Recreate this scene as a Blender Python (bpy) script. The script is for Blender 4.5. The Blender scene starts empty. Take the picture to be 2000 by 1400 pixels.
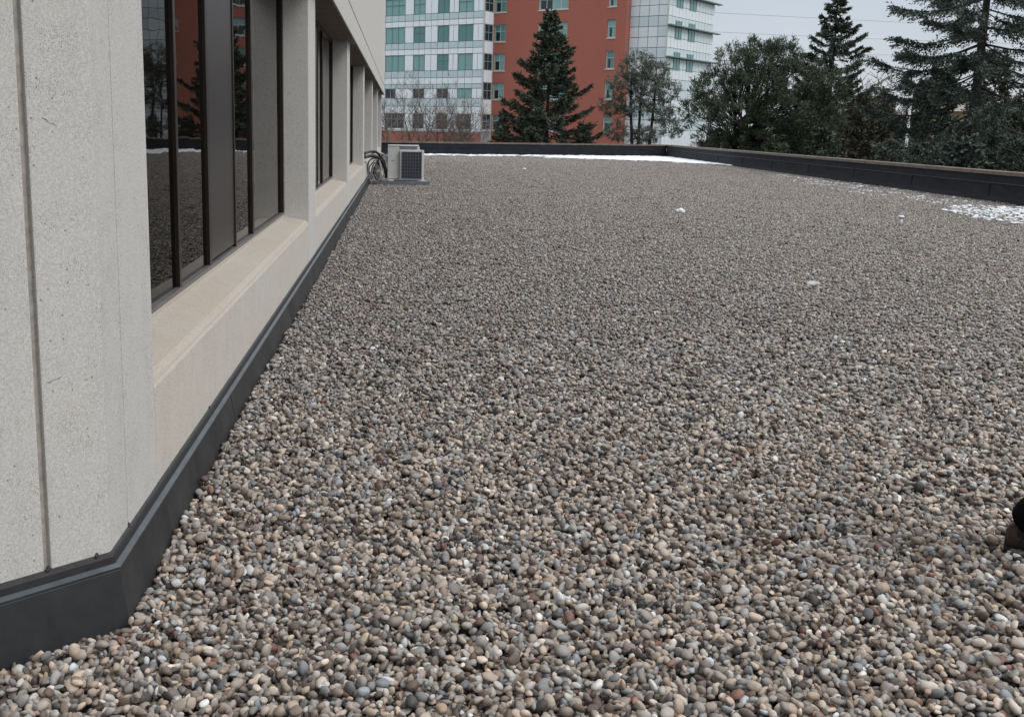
import bpy, bmesh, math, random
import numpy as np
from mathutils import Matrix, Vector

SC = bpy.context.scene
COL = SC.collection
R = math.radians

# ------------------------------------------------------------------ camera
cam_d = bpy.data.cameras.new('camera'); cam = bpy.data.objects.new('camera', cam_d); COL.objects.link(cam)
F_PX, PPX, PPY = 2159.5, 800.0, 700.0           # focal length and principal point of the photograph (2000 x 1400)
def _ray(x, y): return Vector(((x-PPX)/F_PX, -(y-PPY)/F_PX, -1.0)).normalized()
_Y = _ray(784, 247); _Z = -_ray(640, 11000); _Z = (_Z - _Y*_Z.dot(_Y)).normalized(); _X = _Y.cross(_Z)
CAM_M = Matrix((_X, _Y, _Z)); CAM_P = Vector((0, 0, 1.6))
cam.matrix_world = Matrix.Translation(CAM_P) @ CAM_M.to_4x4()
cam_d.sensor_width = 36; cam_d.lens = F_PX/2000*36; cam_d.shift_x = (1000-PPX)/2000
cam_d.clip_start = 0.05; cam_d.clip_end = 3000
SC.camera = cam
def project(p):
    c = CAM_M.transposed() @ (Vector(p)-CAM_P)
    return PPX+F_PX*c.x/-c.z, PPY-F_PX*c.y/-c.z, -c.z

# ------------------------------------------------------------------ sky, sun, exposure
W = bpy.data.worlds.new('World'); SC.world = W; W.use_nodes = True
nt = W.node_tree; nt.nodes.clear()
SUN_EL, SUN_AZ = R(50), R(125)                  # azimuth clockwise from +Y
sky = nt.nodes.new('ShaderNodeTexSky'); sky.sky_type = 'NISHITA'; sky.sun_disc = False
sky.sun_elevation = SUN_EL; sky.sun_rotation = SUN_AZ; sky.air_density = 1.0; sky.dust_density = 3.0
tc = nt.nodes.new('ShaderNodeTexCoord'); sep = nt.nodes.new('ShaderNodeSeparateXYZ')
nt.links.new(tc.outputs['Generated'], sep.inputs[0])
ramp = nt.nodes.new('ShaderNodeValToRGB')       # overcast: brighter overhead, as a cloud cover is
ramp.color_ramp.elements[0].position = 0.0; ramp.color_ramp.elements[0].color = (3.75, 3.95, 4.2, 1)
ramp.color_ramp.elements[1].position = 1.0; ramp.color_ramp.elements[1].color = (13.6, 13.55, 13.4, 1)
e_ = ramp.color_ramp.elements.new(0.16); e_.color = (3.35, 3.80, 4.40, 1)
nt.links.new(sep.outputs['Z'], ramp.inputs[0])
cn = nt.nodes.new('ShaderNodeTexNoise'); cn.inputs['Scale'].default_value = 2.2; cn.inputs['Detail'].default_value = 5
mp = nt.nodes.new('ShaderNodeMapping'); mp.inputs['Scale'].default_value = (1, 1, 3.5)
nt.links.new(tc.outputs['Generated'], mp.inputs[0]); nt.links.new(mp.outputs[0], cn.inputs['Vector'])
mr = nt.nodes.new('ShaderNodeMapRange'); mr.inputs[1].default_value = .3; mr.inputs[2].default_value = .7
mr.inputs[3].default_value = .90; mr.inputs[4].default_value = 1.06
nt.links.new(cn.outputs['Fac'], mr.inputs[0])
mul = nt.nodes.new('ShaderNodeMixRGB'); mul.blend_type = 'MULTIPLY'; mul.inputs[0].default_value = 1
nt.links.new(ramp.outputs[0], mul.inputs[1]); nt.links.new(mr.outputs[0], mul.inputs[2])
mix = nt.nodes.new('ShaderNodeMixRGB'); mix.inputs[0].default_value = 0.88
nt.links.new(sky.outputs[0], mix.inputs[1]); nt.links.new(mul.outputs[0], mix.inputs[2])
bg = nt.nodes.new('ShaderNodeBackground'); bg.inputs['Strength'].default_value = 0.12
out = nt.nodes.new('ShaderNodeOutputWorld')
nt.links.new(mix.outputs[0], bg.inputs[0]); nt.links.new(bg.outputs[0], out.inputs[0])
sl = bpy.data.lights.new('sun', 'SUN'); sl.energy = 1.1; sl.angle = R(25); sl.color = (1, .98, .955)
sun = bpy.data.objects.new('sun', sl); COL.objects.link(sun)
sd = Vector((math.sin(SUN_AZ)*math.cos(SUN_EL), math.cos(SUN_AZ)*math.cos(SUN_EL), math.sin(SUN_EL)))
sun.rotation_euler = (-sd).to_track_quat('-Z', 'Y').to_euler(); sun.location = sd*60
SC.view_settings.view_transform = 'Standard'; SC.view_settings.look = 'None'
SC.view_settings.exposure = 0.5; SC.view_settings.gamma = 1.0; SC.view_settings.use_curve_mapping = False

# ------------------------------------------------------------------ helpers
def tag(o, label=None, cat=None, group=None, kind=None):
    if label: o['label'] = label
    if cat: o['category'] = cat
    if group: o['group'] = group
    if kind: o['kind'] = kind
    return o
def link(o, parent=None):
    COL.objects.link(o)
    if parent is not None:
        o.parent = parent
    return o
def empty(name, loc=(0, 0, 0), rz=0.0):
    o = bpy.data.objects.new(name, None); COL.objects.link(o); o.location = loc; o.rotation_euler = (0, 0, rz)
    o.empty_display_size = .3
    return o
def rootinv(parent):
    # meshes written in world coordinates under an Empty (at most two levels up)
    m = Matrix.Identity(4)
    chain = []
    p = parent
    while p is not None:
        chain.append(p); p = p.parent
    for p in reversed(chain):
        loc = Matrix.Translation(p.location) @ Matrix.Rotation(p.rotation_euler.z, 4, 'Z')
        m = m @ (p.matrix_parent_inverse if p.parent else Matrix.Identity(4)) @ loc
    return m.inverted()
def mobj(name, verts, faces, mat, parent=None, smooth=False, world=True):
    me = bpy.data.meshes.new(name); me.from_pydata([tuple(v) for v in verts], [], [tuple(f) for f in faces])
    if mat is not None: me.materials.append(mat)
    if smooth: me.shade_smooth()
    o = bpy.data.objects.new(name, me); link(o, parent)
    if parent is not None and world: o.matrix_parent_inverse = rootinv(parent)
    return o
def bm_obj(name, bm, mat, parent=None, smooth=False, world=True):
    me = bpy.data.meshes.new(name); bm.normal_update(); bm.to_mesh(me); bm.free()
    if mat is not None: me.materials.append(mat)
    if smooth: me.shade_smooth()
    o = bpy.data.objects.new(name, me); link(o, parent)
    if parent is not None and world: o.matrix_parent_inverse = rootinv(parent)
    return o
BOXF = [(0, 3, 2, 1), (4, 5, 6, 7), (0, 1, 5, 4), (1, 2, 6, 5), (2, 3, 7, 6), (3, 0, 4, 7)]
def boxv(x0, x1, y0, y1, z0, z1):
    return [(x0, y0, z0), (x1, y0, z0), (x1, y1, z0), (x0, y1, z0), (x0, y0, z1), (x1, y0, z1), (x1, y1, z1), (x0, y1, z1)]
def box(name, x0, x1, y0, y1, z0, z1, mat, parent=None, bev=0.0, world=True, seg=2):
    bm = bmesh.new(); vs = [bm.verts.new(v) for v in boxv(x0, x1, y0, y1, z0, z1)]
    for f in BOXF: bm.faces.new([vs[i] for i in f])
    if bev > 0: bmesh.ops.bevel(bm, geom=bm.edges[:], offset=bev, segments=seg, affect='EDGES', profile=.6)
    return bm_obj(name, bm, mat, parent, world=world)
def prism(name, plan, z0, z1, mat, parent=None, bev=0.0):
    # plan: counter-clockwise (x, y) outline
    bm = bmesh.new(); n = len(plan)
    a = [bm.verts.new((x, y, z0)) for x, y in plan]; b = [bm.verts.new((x, y, z1)) for x, y in plan]
    bm.faces.new(list(reversed(a))); bm.faces.new(b)
    for i in range(n): bm.faces.new((a[i], a[(i+1) % n], b[(i+1) % n], b[i]))
    if bev > 0: bmesh.ops.bevel(bm, geom=bm.edges[:], offset=bev, segments=2, affect='EDGES', profile=.6)
    return bm_obj(name, bm, mat, parent)
def sweep(name, path, profile, mat, parent=None):
    # path: plan polyline whose right-hand side is outward; profile: closed list of (outward offset, z)
    n = len(path); P = [Vector(p) for p in path]; mit = []
    for i in range(n):
        ns = []
        if i > 0: d = (P[i]-P[i-1]).normalized(); ns.append(Vector((d.y, -d.x)))
        if i < n-1: d = (P[i+1]-P[i]).normalized(); ns.append(Vector((d.y, -d.x)))
        mit.append(ns[0] if len(ns) == 1 else (ns[0]+ns[1])/(1+ns[0].dot(ns[1])))
    k = len(profile); vs = []
    for i in range(n):
        for d, z in profile: q = P[i]+mit[i]*d; vs.append((q.x, q.y, z))
    fs = [(i*k+j, (i+1)*k+j, (i+1)*k+(j+1) % k, i*k+(j+1) % k) for i in range(n-1) for j in range(k)]
    fs += [tuple(range(k)), tuple(reversed(range((n-1)*k, n*k)))]
    o = mobj(name, vs, fs, mat, parent)
    bm = bmesh.new(); bm.from_mesh(o.data); bmesh.ops.recalc_face_normals(bm, faces=bm.faces[:]); bm.to_mesh(o.data); bm.free()
    return o
def tube_geo(pts, rad, sides=6):
    pts = [Vector(p) for p in pts]; n = len(pts)
    rr = rad if hasattr(rad, '__len__') else [rad]*n
    vs = []; fs = []; up = Vector((0.13, 0.27, 1)).normalized(); prev = None
    for i in range(n):
        d = (pts[min(i+1, n-1)]-pts[max(i-1, 0)])
        if d.length < 1e-9: d = Vector((0, 0, 1))
        d.normalize()
        a = prev if prev is not None else (up.cross(d) if abs(up.dot(d)) < .95 else Vector((1, 0, 0)).cross(d))
        a = (a-d*a.dot(d)); a = a.normalized() if a.length > 1e-6 else d.orthogonal().normalized()
        prev = a; b = d.cross(a)
        for k in range(sides):
            t = 2*math.pi*k/sides; vs.append(pts[i]+(a*math.cos(t)+b*math.sin(t))*rr[i])
    for i in range(n-1):
        for k in range(sides):
            fs.append((i*sides+k, i*sides+(k+1) % sides, (i+1)*sides+(k+1) % sides, (i+1)*sides+k))
    fs.append(tuple(reversed(range(sides)))); fs.append(tuple(range((n-1)*sides, n*sides)))
    return vs, fs
def tubes(name, list_, mat, parent=None, sides=6, smooth=True):
    V = []; Fc = []
    for pts, rad in list_:
        v, f = tube_geo(pts, rad, sides); o = len(V); V += v; Fc += [tuple(i+o for i in q) for q in f]
    return mobj(name, V, Fc, mat, parent, smooth)

# ------------------------------------------------------------------ materials
def new_mat(name):
    m = bpy.data.materials.new(name); m.use_nodes = True; t = m.node_tree
    b = t.nodes['Principled BSDF']; b.inputs['Roughness'].default_value = .7
    return m, t, b
def N(t, typ, **kw):
    n = t.nodes.new(typ)
    for k, v in kw.items():
        if k in n.inputs: n.inputs[k].default_value = v
        else: setattr(n, k, v)
    return n
def rgbmix(t, fac, a, b, mode='MIX'):
    n = t.nodes.new('ShaderNodeMixRGB'); n.blend_type = mode
    for i, v in ((0, fac), (1, a), (2, b)):
        if hasattr(v, 'links') or hasattr(v, 'is_linked'): t.links.new(v, n.inputs[i])
        elif i == 0: n.inputs[0].default_value = v
        else: n.inputs[i].default_value = (*v, 1)
    return n.outputs[0]
def rng(t, src, a, b, c=0., d=1.):
    n = t.nodes.new('ShaderNodeMapRange'); n.inputs[1].default_value = a; n.inputs[2].default_value = b
    n.inputs[3].default_value = c; n.inputs[4].default_value = d; t.links.new(src, n.inputs[0]); return n.outputs[0]
def coords(t, scale=(1, 1, 1), kind='Object'):
    c = t.nodes.new('ShaderNodeTexCoord'); m = t.nodes.new('ShaderNodeMapping'); m.inputs['Scale'].default_value = scale
    t.links.new(c.outputs[kind], m.inputs[0]); return m.outputs[0]
def noise(t, vec, scale, detail=4, rough=.55):
    n = N(t, 'ShaderNodeTexNoise'); n.inputs['Scale'].default_value = scale; n.inputs['Detail'].default_value = detail
    n.inputs['Roughness'].default_value = rough; t.links.new(vec, n.inputs['Vector']); return n.outputs['Fac']
def bump(t, b, h, strength, dist):
    n = t.nodes.new('ShaderNodeBump'); n.inputs['Strength'].default_value = strength; n.inputs['Distance'].default_value = dist
    t.links.new(h, n.inputs['Height']); t.links.new(n.outputs[0], b.inputs['Normal'])
def concrete(name, base, warm, speck=1.0, warm_amt=.35):
    m, t, b = new_mat(name); v = coords(t)
    n1 = noise(t, v, 1.4, 6, .6); c = rgbmix(t, rng(t, n1, .35, .7, 0, warm_amt), base, warm)
    vs = coords(t, (6, 6, .35)); n2 = noise(t, vs, 2.0, 5, .6)           # rain streaks
    c = rgbmix(t, rng(t, n2, .45, .75, 0, .22), c, tuple(x*.72 for x in base))
    n3 = noise(t, v, 240, 3, .7); c = rgbmix(t, rng(t, n3, .36, .62, .55, 0), c, tuple(x*.62 for x in base))
    n6 = noise(t, v, 115, 3, .8); c = rgbmix(t, rng(t, n6, .50, .62, 0, .40), c, tuple(min(.8, x*1.25) for x in base)); c = rgbmix(t, rng(t, n6, .38, .50, .42, 0), c, tuple(x*.70 for x in base))
    vo = N(t, 'ShaderNodeTexVoronoi'); vo.inputs['Scale'].default_value = 205; t.links.new(v, vo.inputs['Vector'])
    n4 = noise(t, v, 9, 3); th = rng(t, n4, .3, .7, .14, .38)             # dark pits, denser in places
    ma = N(t, 'ShaderNodeMath', operation='LESS_THAN'); t.links.new(vo.outputs['Distance'], ma.inputs[0]); t.links.new(th, ma.inputs[1])
    sx = N(t, 'ShaderNodeSeparateColor'); t.links.new(vo.outputs['Color'], sx.inputs[0])
    mb = N(t, 'ShaderNodeMath', operation='LESS_THAN'); t.links.new(sx.outputs[0], mb.inputs[0]); mb.inputs[1].default_value = .58*speck
    mc = N(t, 'ShaderNodeMath', operation='MULTIPLY'); t.links.new(ma.outputs[0], mc.inputs[0]); t.links.new(mb.outputs[0], mc.inputs[1])
    md = N(t, 'ShaderNodeMath', operation='MULTIPLY'); t.links.new(mc.outputs[0], md.inputs[0]); md.inputs[1].default_value = .62
    c = rgbmix(t, md.outputs[0], c, (.09, .075, .06))
    v2 = N(t, 'ShaderNodeTexVoronoi'); v2.inputs['Scale'].default_value = 62; t.links.new(v, v2.inputs['Vector'])
    s2 = N(t, 'ShaderNodeSeparateColor'); t.links.new(v2.outputs['Color'], s2.inputs[0])
    p1 = rng(t, v2.outputs['Distance'], .10, .30, .9, 0); p2 = N(t, 'ShaderNodeMath', operation='LESS_THAN'); t.links.new(s2.outputs[1], p2.inputs[0]); p2.inputs[1].default_value = .07*speck
    p3 = N(t, 'ShaderNodeMath', operation='MULTIPLY'); t.links.new(p1, p3.inputs[0]); t.links.new(p2.outputs[0], p3.inputs[1])
    c = rgbmix(t, p3.outputs[0], c, (.16, .14, .12))
    t.links.new(c, b.inputs['Base Color']); b.inputs['Roughness'].default_value = .85
    b.inputs['Specular IOR Level'].default_value = .25
    bump(t, b, n3, .35, .003)
    return m
def plain(name, col, rough=.6, metal=0., var=.15, scale=6, spec=.5, grain=None):
    m, t, b = new_mat(name); v = coords(t)
    n1 = noise(t, v, scale, 5, .6)
    c = rgbmix(t, rng(t, n1, .3, .7), tuple(x*(1-var) for x in col), tuple(min(1, x*(1+var)) for x in col))
    t.links.new(c, b.inputs['Base Color']); b.inputs['Roughness'].default_value = rough; b.inputs['Metallic'].default_value = metal
    b.inputs['Specular IOR Level'].default_value = spec
    if grain: bump(t, b, noise(t, v, grain, 3), .3, .004)
    return m
M = {}
M['concrete'] = concrete('concrete_aggregate', (.54, .528, .505), (.56, .52, .46))
M['concrete_warm'] = concrete('concrete_warm', (.55, .52, .478), (.57, .495, .415), .7, .8)
M['concrete_sill'] = concrete('concrete_sill', (.43, .395, .35), (.42, .35, .28), .7, .9)
M['sealant'] = plain('sealant', (.20, .18, .165), .8, var=.2)
M['crack'] = plain('crack_dirt', (.16, .14, .125), .95)
M['joint'] = plain('joint_filler', (.33, .30, .27), .9, var=.25, scale=30)
M['soffit'] = plain('soffit_concrete', (.20, .165, .145), .85, var=.2, scale=3)  # concrete darkened: the overhang's shade is put into the soffit colour
M['membrane'] = None
def membrane(name, a, b_, rough=.62):
    m, t, b = new_mat(name); v = coords(t)
    n1 = noise(t, v, 2.2, 6, .65); c = rgbmix(t, rng(t, n1, .35, .7), a, b_)
    n2 = noise(t, v, 60, 3, .7); c = rgbmix(t, rng(t, n2, .55, .72, 0, .3), c, (.06, .06, .062))
    vs = coords(t, (3, 3, .4)); n3 = noise(t, vs, 5, 4); c = rgbmix(t, rng(t, n3, .6, .8, 0, .5), c, (.065, .064, .064))
    t.links.new(c, b.inputs['Base Color']); b.inputs['Roughness'].default_value = rough; b.inputs['Specular IOR Level'].default_value = .18
    bump(t, b, n1, .4, .02)
    return m
M['membrane'] = membrane('roof_membrane', (.024, .0235, .024), (.050, .048, .047))
M['membrane_far'] = membrane('parapet_membrane', (.009, .011, .016), (.015, .018, .024), .75)
M['flash_dark'] = plain('dark_flashing', (.017, .018, .020), .6, .1, .3, 12)
M['termbar'] = plain('termination_bar', (.085, .10, .11), .45, .6, .2, 10)
M['mastic'] = plain('mastic', (.020, .020, .022), .6, var=.3, scale=25)
M['coping'] = plain('coping_metal', (.12, .095, .072), .55, .0, .35, 3)
M['bronze'] = plain('bronze_frame', (.030, .023, .019), .35, .6, .2, 4)
M['bronze_light'] = plain('bronze_rail', (.20, .19, .185), .4, .6, .15, 4)
M['panel'] = plain('bronze_panel', (.080, .073, .070), .34, .85, .06, 2)
def glass(name, col, rough=.015, wav=.0, spec=.5, ior=1.5):
    m, t, b = new_mat(name); b.inputs['Base Color'].default_value = (*col, 1); b.inputs['Roughness'].default_value = rough
    b.inputs['Specular IOR Level'].default_value = spec; b.inputs['IOR'].default_value = ior
    if wav: v = coords(t, (1, 1, 2.2)); bump(t, b, noise(t, v, 1.7, 2), wav, .01)
    return m
def _tint(m, c): m.node_tree.nodes['Principled BSDF'].inputs['Specular Tint'].default_value = (*c, 1); return m
M['glass'] = glass('bronze_glass', (.003, .0025, .002), .012, .10, .22, 1.25); _tint(M['glass'], (.74, .66, .60))
M['glass_teal'] = glass('teal_glass', (.10, .235, .235), .12, 0)
M['glass_pale'] = glass('pale_teal_glass', (.19, .36, .36), .15, 0)
M['glass_dark'] = glass('dark_glass', (.02, .026, .030), .08, 0)
M['white_panel'] = plain('white_panel', (.76, .81, .86), .4, 0, .04, .4)
M['blue_panel'] = plain('pale_blue_panel', (.50, .60, .65), .3, 0, .06, .5)
M['tower_white'] = plain('tower_white_panel', (.64, .70, .74), .35, 0, .10, .35); M['tower_pale'] = plain('tower_pale_panel', (.52, .61, .645), .3, 0, .10, .35)
M['grid'] = plain('curtain_wall_joint', (.25, .30, .33), .6, 0, .1, 1)
M['lightframe'] = plain('light_frame', (.50, .50, .47), .5, 0, .06, 2)
M['ledge'] = plain('ledge_metal', (.16, .20, .21), .5, .2, .1, 1)
def brick(name):
    m, t, b = new_mat(name)
    v = coords(t); bt = N(t, 'ShaderNodeTexBrick'); t.links.new(v, bt.inputs['Vector'])
    mpn = [n for n in t.nodes if n.bl_idname == 'ShaderNodeMapping'][-1]; mpn.inputs['Rotation'].default_value = (R(90), 0, 0)
    bt.inputs['Scale'].default_value = 4; bt.inputs['Color1'].default_value = (.37, .118, .084, 1)
    bt.inputs['Color2'].default_value = (.33, .104, .076, 1); bt.inputs['Mortar'].default_value = (.24, .12, .10, 1)
    bt.inputs['Mortar Size'].default_value = .012
    n1 = noise(t, v, .25, 4); c = rgbmix(t, rng(t, n1, .3, .7, 0, .35), bt.outputs[0], (.30, .095, .07))
    t.links.new(c, b.inputs['Base Color']); b.inputs['Roughness'].default_value = .9
    return m
M['brick'] = brick('red_brick')
M['snow'] = plain('snow', (.62, .64, .665), .85, 0, .16, 9, .2)
M['ac_white'] = plain('condenser_casing', (.46, .46, .44), .5, 0, .08, 8)
M['ac_top'] = plain('condenser_top', (.52, .53, .53), .5, 0, .08, 8)
M['ac_dark'] = plain('condenser_coil', (.032, .036, .046), .5, .2, .2, 20)
M['ac_bar'] = plain('condenser_guard', (.11, .12, .145), .5, .1, .1, 20)
M['skid'] = plain('skid_metal', (.15, .18, .20), .5, .4, .2, 9)
M['cable_black'] = plain('cable_black', (.018, .018, .02), .55, 0, .2, 20)
M['cable_grey'] = plain('cable_grey', (.24, .24, .245), .45, .3, .3, 20)
M['cable_light'] = plain('cable_light', (.45, .45, .45), .45, .2, .2, 20)
M['pole'] = plain('pole_paint', (.42, .44, .45), .5, 0, .1, 3)
M['beige'] = plain('beige_stucco', (.42, .32, .22), .9, 0, .1, 1)
M['bark'] = plain('bark', (.028, .024, .022), .95, 0, .35, 8)
M['bark_light'] = plain('bark_light', (.085, .07, .06), .95, 0, .35, 8)
M['twig'] = plain('bare_twig', (.16, .135, .125), .95, 0, .3, 3)
M['twig_brown'] = plain('bare_twig_brown', (.12, .085, .065), .95, 0, .3, 3)
M['wire'] = plain('overhead_wire', (.22, .24, .26), .6)
def foliage(name, dark, mid, light):
    m, t, b = new_mat(name)
    a = N(t, 'ShaderNodeAttribute', attribute_name='tint')
    cr = N(t, 'ShaderNodeValToRGB'); t.links.new(a.outputs['Fac'], cr.inputs[0])
    cr.color_ramp.elements[0].color = (*dark, 1); cr.color_ramp.elements[1].color = (*light, 1)
    e = cr.color_ramp.elements.new(.5); e.color = (*mid, 1)
    t.links.new(cr.outputs[0], b.inputs['Base Color']); b.inputs['Roughness'].default_value = .75
    b.inputs['Specular IOR Level'].default_value = .2
    return m
M['spruce'] = foliage('spruce_needles', (.026, .034, .024), (.054, .068, .048), (.115, .13, .10))
M['spruce_blue'] = foliage('blue_spruce_needles', (.030, .040, .034), (.062, .080, .068), (.14, .165, .145))
M['spruce_brown'] = foliage('brownish_spruce_needles', (.036, .031, .024), (.066, .064, .047), (.11, .112, .085))
M['pine'] = foliage('pine_needles', (.024, .032, .020), (.050, .066, .040), (.10, .122, .076))
M['pine_grey'] = foliage('grey_pine_needles', (.065, .075, .06), (.11, .122, .098), (.19, .20, .17))
M['grass'] = plain('dull_lawn', (.06, .07, .035), .95, 0, .35, .6)
M['asphalt'] = plain('asphalt', (.05, .05, .052), .9, 0, .2, 3)
M['deck'] = plain('roof_deck_dark', (.030, .027, .024), .95, 0, .3, 20)

# ------------------------------------------------------------------ setting: ground and our roof
GZ = -5.0
gs = mobj('ground', [(-900, -500, GZ), (900, -500, GZ), (900, 1500, GZ), (-900, 1500, GZ)], [(0, 1, 2, 3)], M['grass'])
tag(gs, 'dull winter lawn far below the roof', kind='structure')
ro = mobj('road', [(-60, 100, GZ+.004), (75, 100, GZ+.004), (75, 112, GZ+.004), (-60, 112, GZ+.004)], [(0, 1, 2, 3)], M['asphalt'])
tag(ro, 'dark asphalt drive between the roof and the far buildings', kind='structure')
# parapet line (inner faces)
def xpar(y): return 14.74+(y-26.2)*(16.45-14.74)/(69.6-26.2)
FC = (16.45, 69.6)                                # far right corner of the roof
def ypar(x): return 66.3+(x-1.7)*(FC[1]-66.3)/(FC[0]-1.7)
SOUTH = -6.0
deck_plan = [(-6, SOUTH), (xpar(SOUTH)+.3, SOUTH), (FC[0]+.3, FC[1]+.25), (-6, ypar(-6)+.25)]
deck = prism('roof_deck', deck_plan, GZ, -.075, M['deck'])
tag(deck, 'flat roof under the river pebble ballast', kind='structure')

# ------------------------------------------------------------------ gravel
PAL = [((.375, .290, .228), 24), ((.290, .252, .228), 22), ((.205, .160, .138), 15), ((.365, .342, .328), 14), ((.190, .188, .196), 9),
       ((.295, .302, .318), 6), ((.112, .078, .064), 10), ((.064, .058, .057), 6), ((.185, .088, .066), 2.4), ((.49, .41, .345), 9), ((.54, .535, .535), 2.6)]
PC = np.array([p[0] for p in PAL]); PW = np.array([p[1] for p in PAL], float); PW /= PW.sum()
rg = np.random.default_rng(7)
def far_tint(c, y):
    # tints the pebble colours greyer and darker with distance from the camera
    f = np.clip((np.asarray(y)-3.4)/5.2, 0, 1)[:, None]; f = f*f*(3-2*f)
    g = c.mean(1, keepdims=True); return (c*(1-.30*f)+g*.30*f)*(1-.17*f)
def pebble_cols(n, r):
    c = PC[r.choice(len(PC), n, p=PW)]
    wm = r.normal(0, .03, (n, 1))
    c = c*.88+.12*c.mean(1, keepdims=True)
    c = c*np.exp(r.normal(0, .22, (n, 1)))*np.exp(np.concatenate([wm, wm*.1, -wm], 1))
    return np.clip(c*np.array([.95, .967, .95]), .02, .75)
CELL = .004
_prof = {}
def prof(k):
    if k not in _prof:
        a = np.arange(-k, k+1)/(k+.35); d = a[:, None]**2+a[None, :]**2
        p = np.sqrt(np.clip(1-d, 0, 1)); p[d >= 1] = np.nan
        _prof[k] = p
    return _prof[k]
def deposit(x0, y0, w, h, per_m2, r, torus=False, allowed=None):
    """drop pebbles one by one where the heap is lowest; returns x, y, z, a, b, c, visible"""
    nx, ny = int(round(w/CELL)), int(round(h/CELL)); pad = 8
    H = np.full((ny+2*pad, nx+2*pad), -.055, np.float32)
    n = int(w*h*per_m2)
    a = np.clip(np.exp(r.normal(math.log(.0148), .25, n)), .008, .027)
    bb = a*r.uniform(.52, .92, n); cc = a*r.uniform(.40, .74, n)
    K = np.clip(np.round((a+bb)*.5*.92/CELL-.35), 1, 6).astype(int)
    cx = r.integers(0, nx, (n, 3)); cy = r.integers(0, ny, (n, 3))
    if allowed is not None: ok = allowed(x0+cx*CELL, y0+cy*CELL)
    out_ = np.zeros((n, 3)); keep = np.zeros(n, bool)
    for i in range(n):
        k = K[i]; best = None
        for j in range(3):
            if allowed is not None and not ok[i, j]: continue
            px, py = cx[i, j]+pad, cy[i, j]+pad
            v = H[py, px]+H[py-k//2, px]+H[py+k//2, px]+H[py, px-k//2]+H[py, px+k//2]
            if best is None or v < best[0]: best = (v, px, py)
        if best is None: continue
        _, px, py = best; p = prof(k); m = ~np.isnan(p); c = cc[i]*1.05
        S = H[py-k:py+k+1, px-k:px+k+1]; pv = p[m]; hv = S[m]
        low = hv+c*pv; z = .45*low.max()+.55*low.mean()
        S[m] = np.maximum(hv, z+c*pv)
        if torus:
            if px < 2*pad: H[:, nx+px-pad-k+pad-0:nx+px+k+1] = np.maximum(H[:, nx+px-k:nx+px+k+1], H[:, px-k:px+k+1]) if nx+px+k+1 <= H.shape[1] else H[:, nx+px-k:nx+px+k+1]
        out_[i] = (px-pad, py-pad, z); keep[i] = True
    vis = np.zeros(n, bool)
    for i in np.nonzero(keep)[0]:
        k = K[i]; px, py = int(out_[i, 0])+pad, int(out_[i, 1])+pad; p = prof(k); m = ~np.isnan(p)
        g = H[py-k:py+k+1, px-k:px+k+1][m]-(out_[i, 2]+cc[i]*1.05*p[m])
        vis[i] = (g < .004).mean() > .06
    s = keep & vis
    jit = r.uniform(-.5, .5, (n, 2))*CELL
    return (x0+(out_[s, 0]*CELL)+jit[s, 0], y0+(out_[s, 1]*CELL)+jit[s, 1], out_[s, 2], a[s], bb[s], cc[s])
S2 = math.sqrt(.5)
def chamf(x, y): return (x+.95)*S2-(y-3.48)*S2            # distance in front of the angled wall
def free(x, y): return (x > -.878) | ((chamf(x, y) > .075) & (y < 3.5))
TS = .5
NX0, NY0 = -.88, 2.12
def near_cell(ix, iy):                                    # cells simulated pebble by pebble
    x = NX0+ix*TS; y = NY0+iy*TS
    return y < 8.6 and y > 1.9 and x < .60*(y+TS)+.75 and x > -2.5
YS_END = NY0+13*TS
gx, gy, gz, ga, gb, gc = deposit(NX0-1.0, NY0, 7.0, 13*TS, 4300, rg, False,
    lambda x, y: free(x, y) & (x < .60*(np.floor((y-NY0)/TS)*TS+NY0+TS)+.75))
base_shift = -np.percentile(gz, 70)
def dip(x, y): return -.05*np.exp(-(np.clip(np.minimum(chamf(x, y), 9), 0, 9)/.42)**2)*np.clip((4.3-y)/1.0, 0, 1)
gz = gz+rg.normal(0, .003, len(gz))+base_shift+dip(gx, gy)+.008*np.sin(gx*2.1+1)*np.sin(gy*1.7)
def pebble_mesh(name, seed, sub, mat):
    r = random.Random(seed); bm = bmesh.new(); bmesh.ops.create_icosphere(bm, subdivisions=sub, radius=1)
    q = r.uniform(1.8, 2.5); ph = [Vector((r.gauss(0, 1), r.gauss(0, 1), r.gauss(0, 1))) for _ in range(6)]
    flats = [(v.normalized(), r.uniform(.62, .92)) for v in [Vector((r.gauss(0, 1), r.gauss(0, 1), r.gauss(0, 1))) for _ in range(r.choice((3, 5, 7)))]]
    for v in bm.verts:
        d = v.co.normalized()
        s = (abs(d.x)**q+abs(d.y)**q+abs(d.z)**q)**(-1/q)
        s *= 1+.09*math.sin(d.dot(ph[4])*2+1)+.05*math.sin(d.dot(ph[5])*3.1)
        p = d*s
        for n_, dd in flats:
            e = p.dot(n_)-dd
            if e > 0: p = p-n_*e*.85
        v.co = p
    me = bpy.data.meshes.new(name); bm.to_mesh(me); bm.free(); me.shade_smooth(); me.materials.append(mat)
    return me
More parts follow.
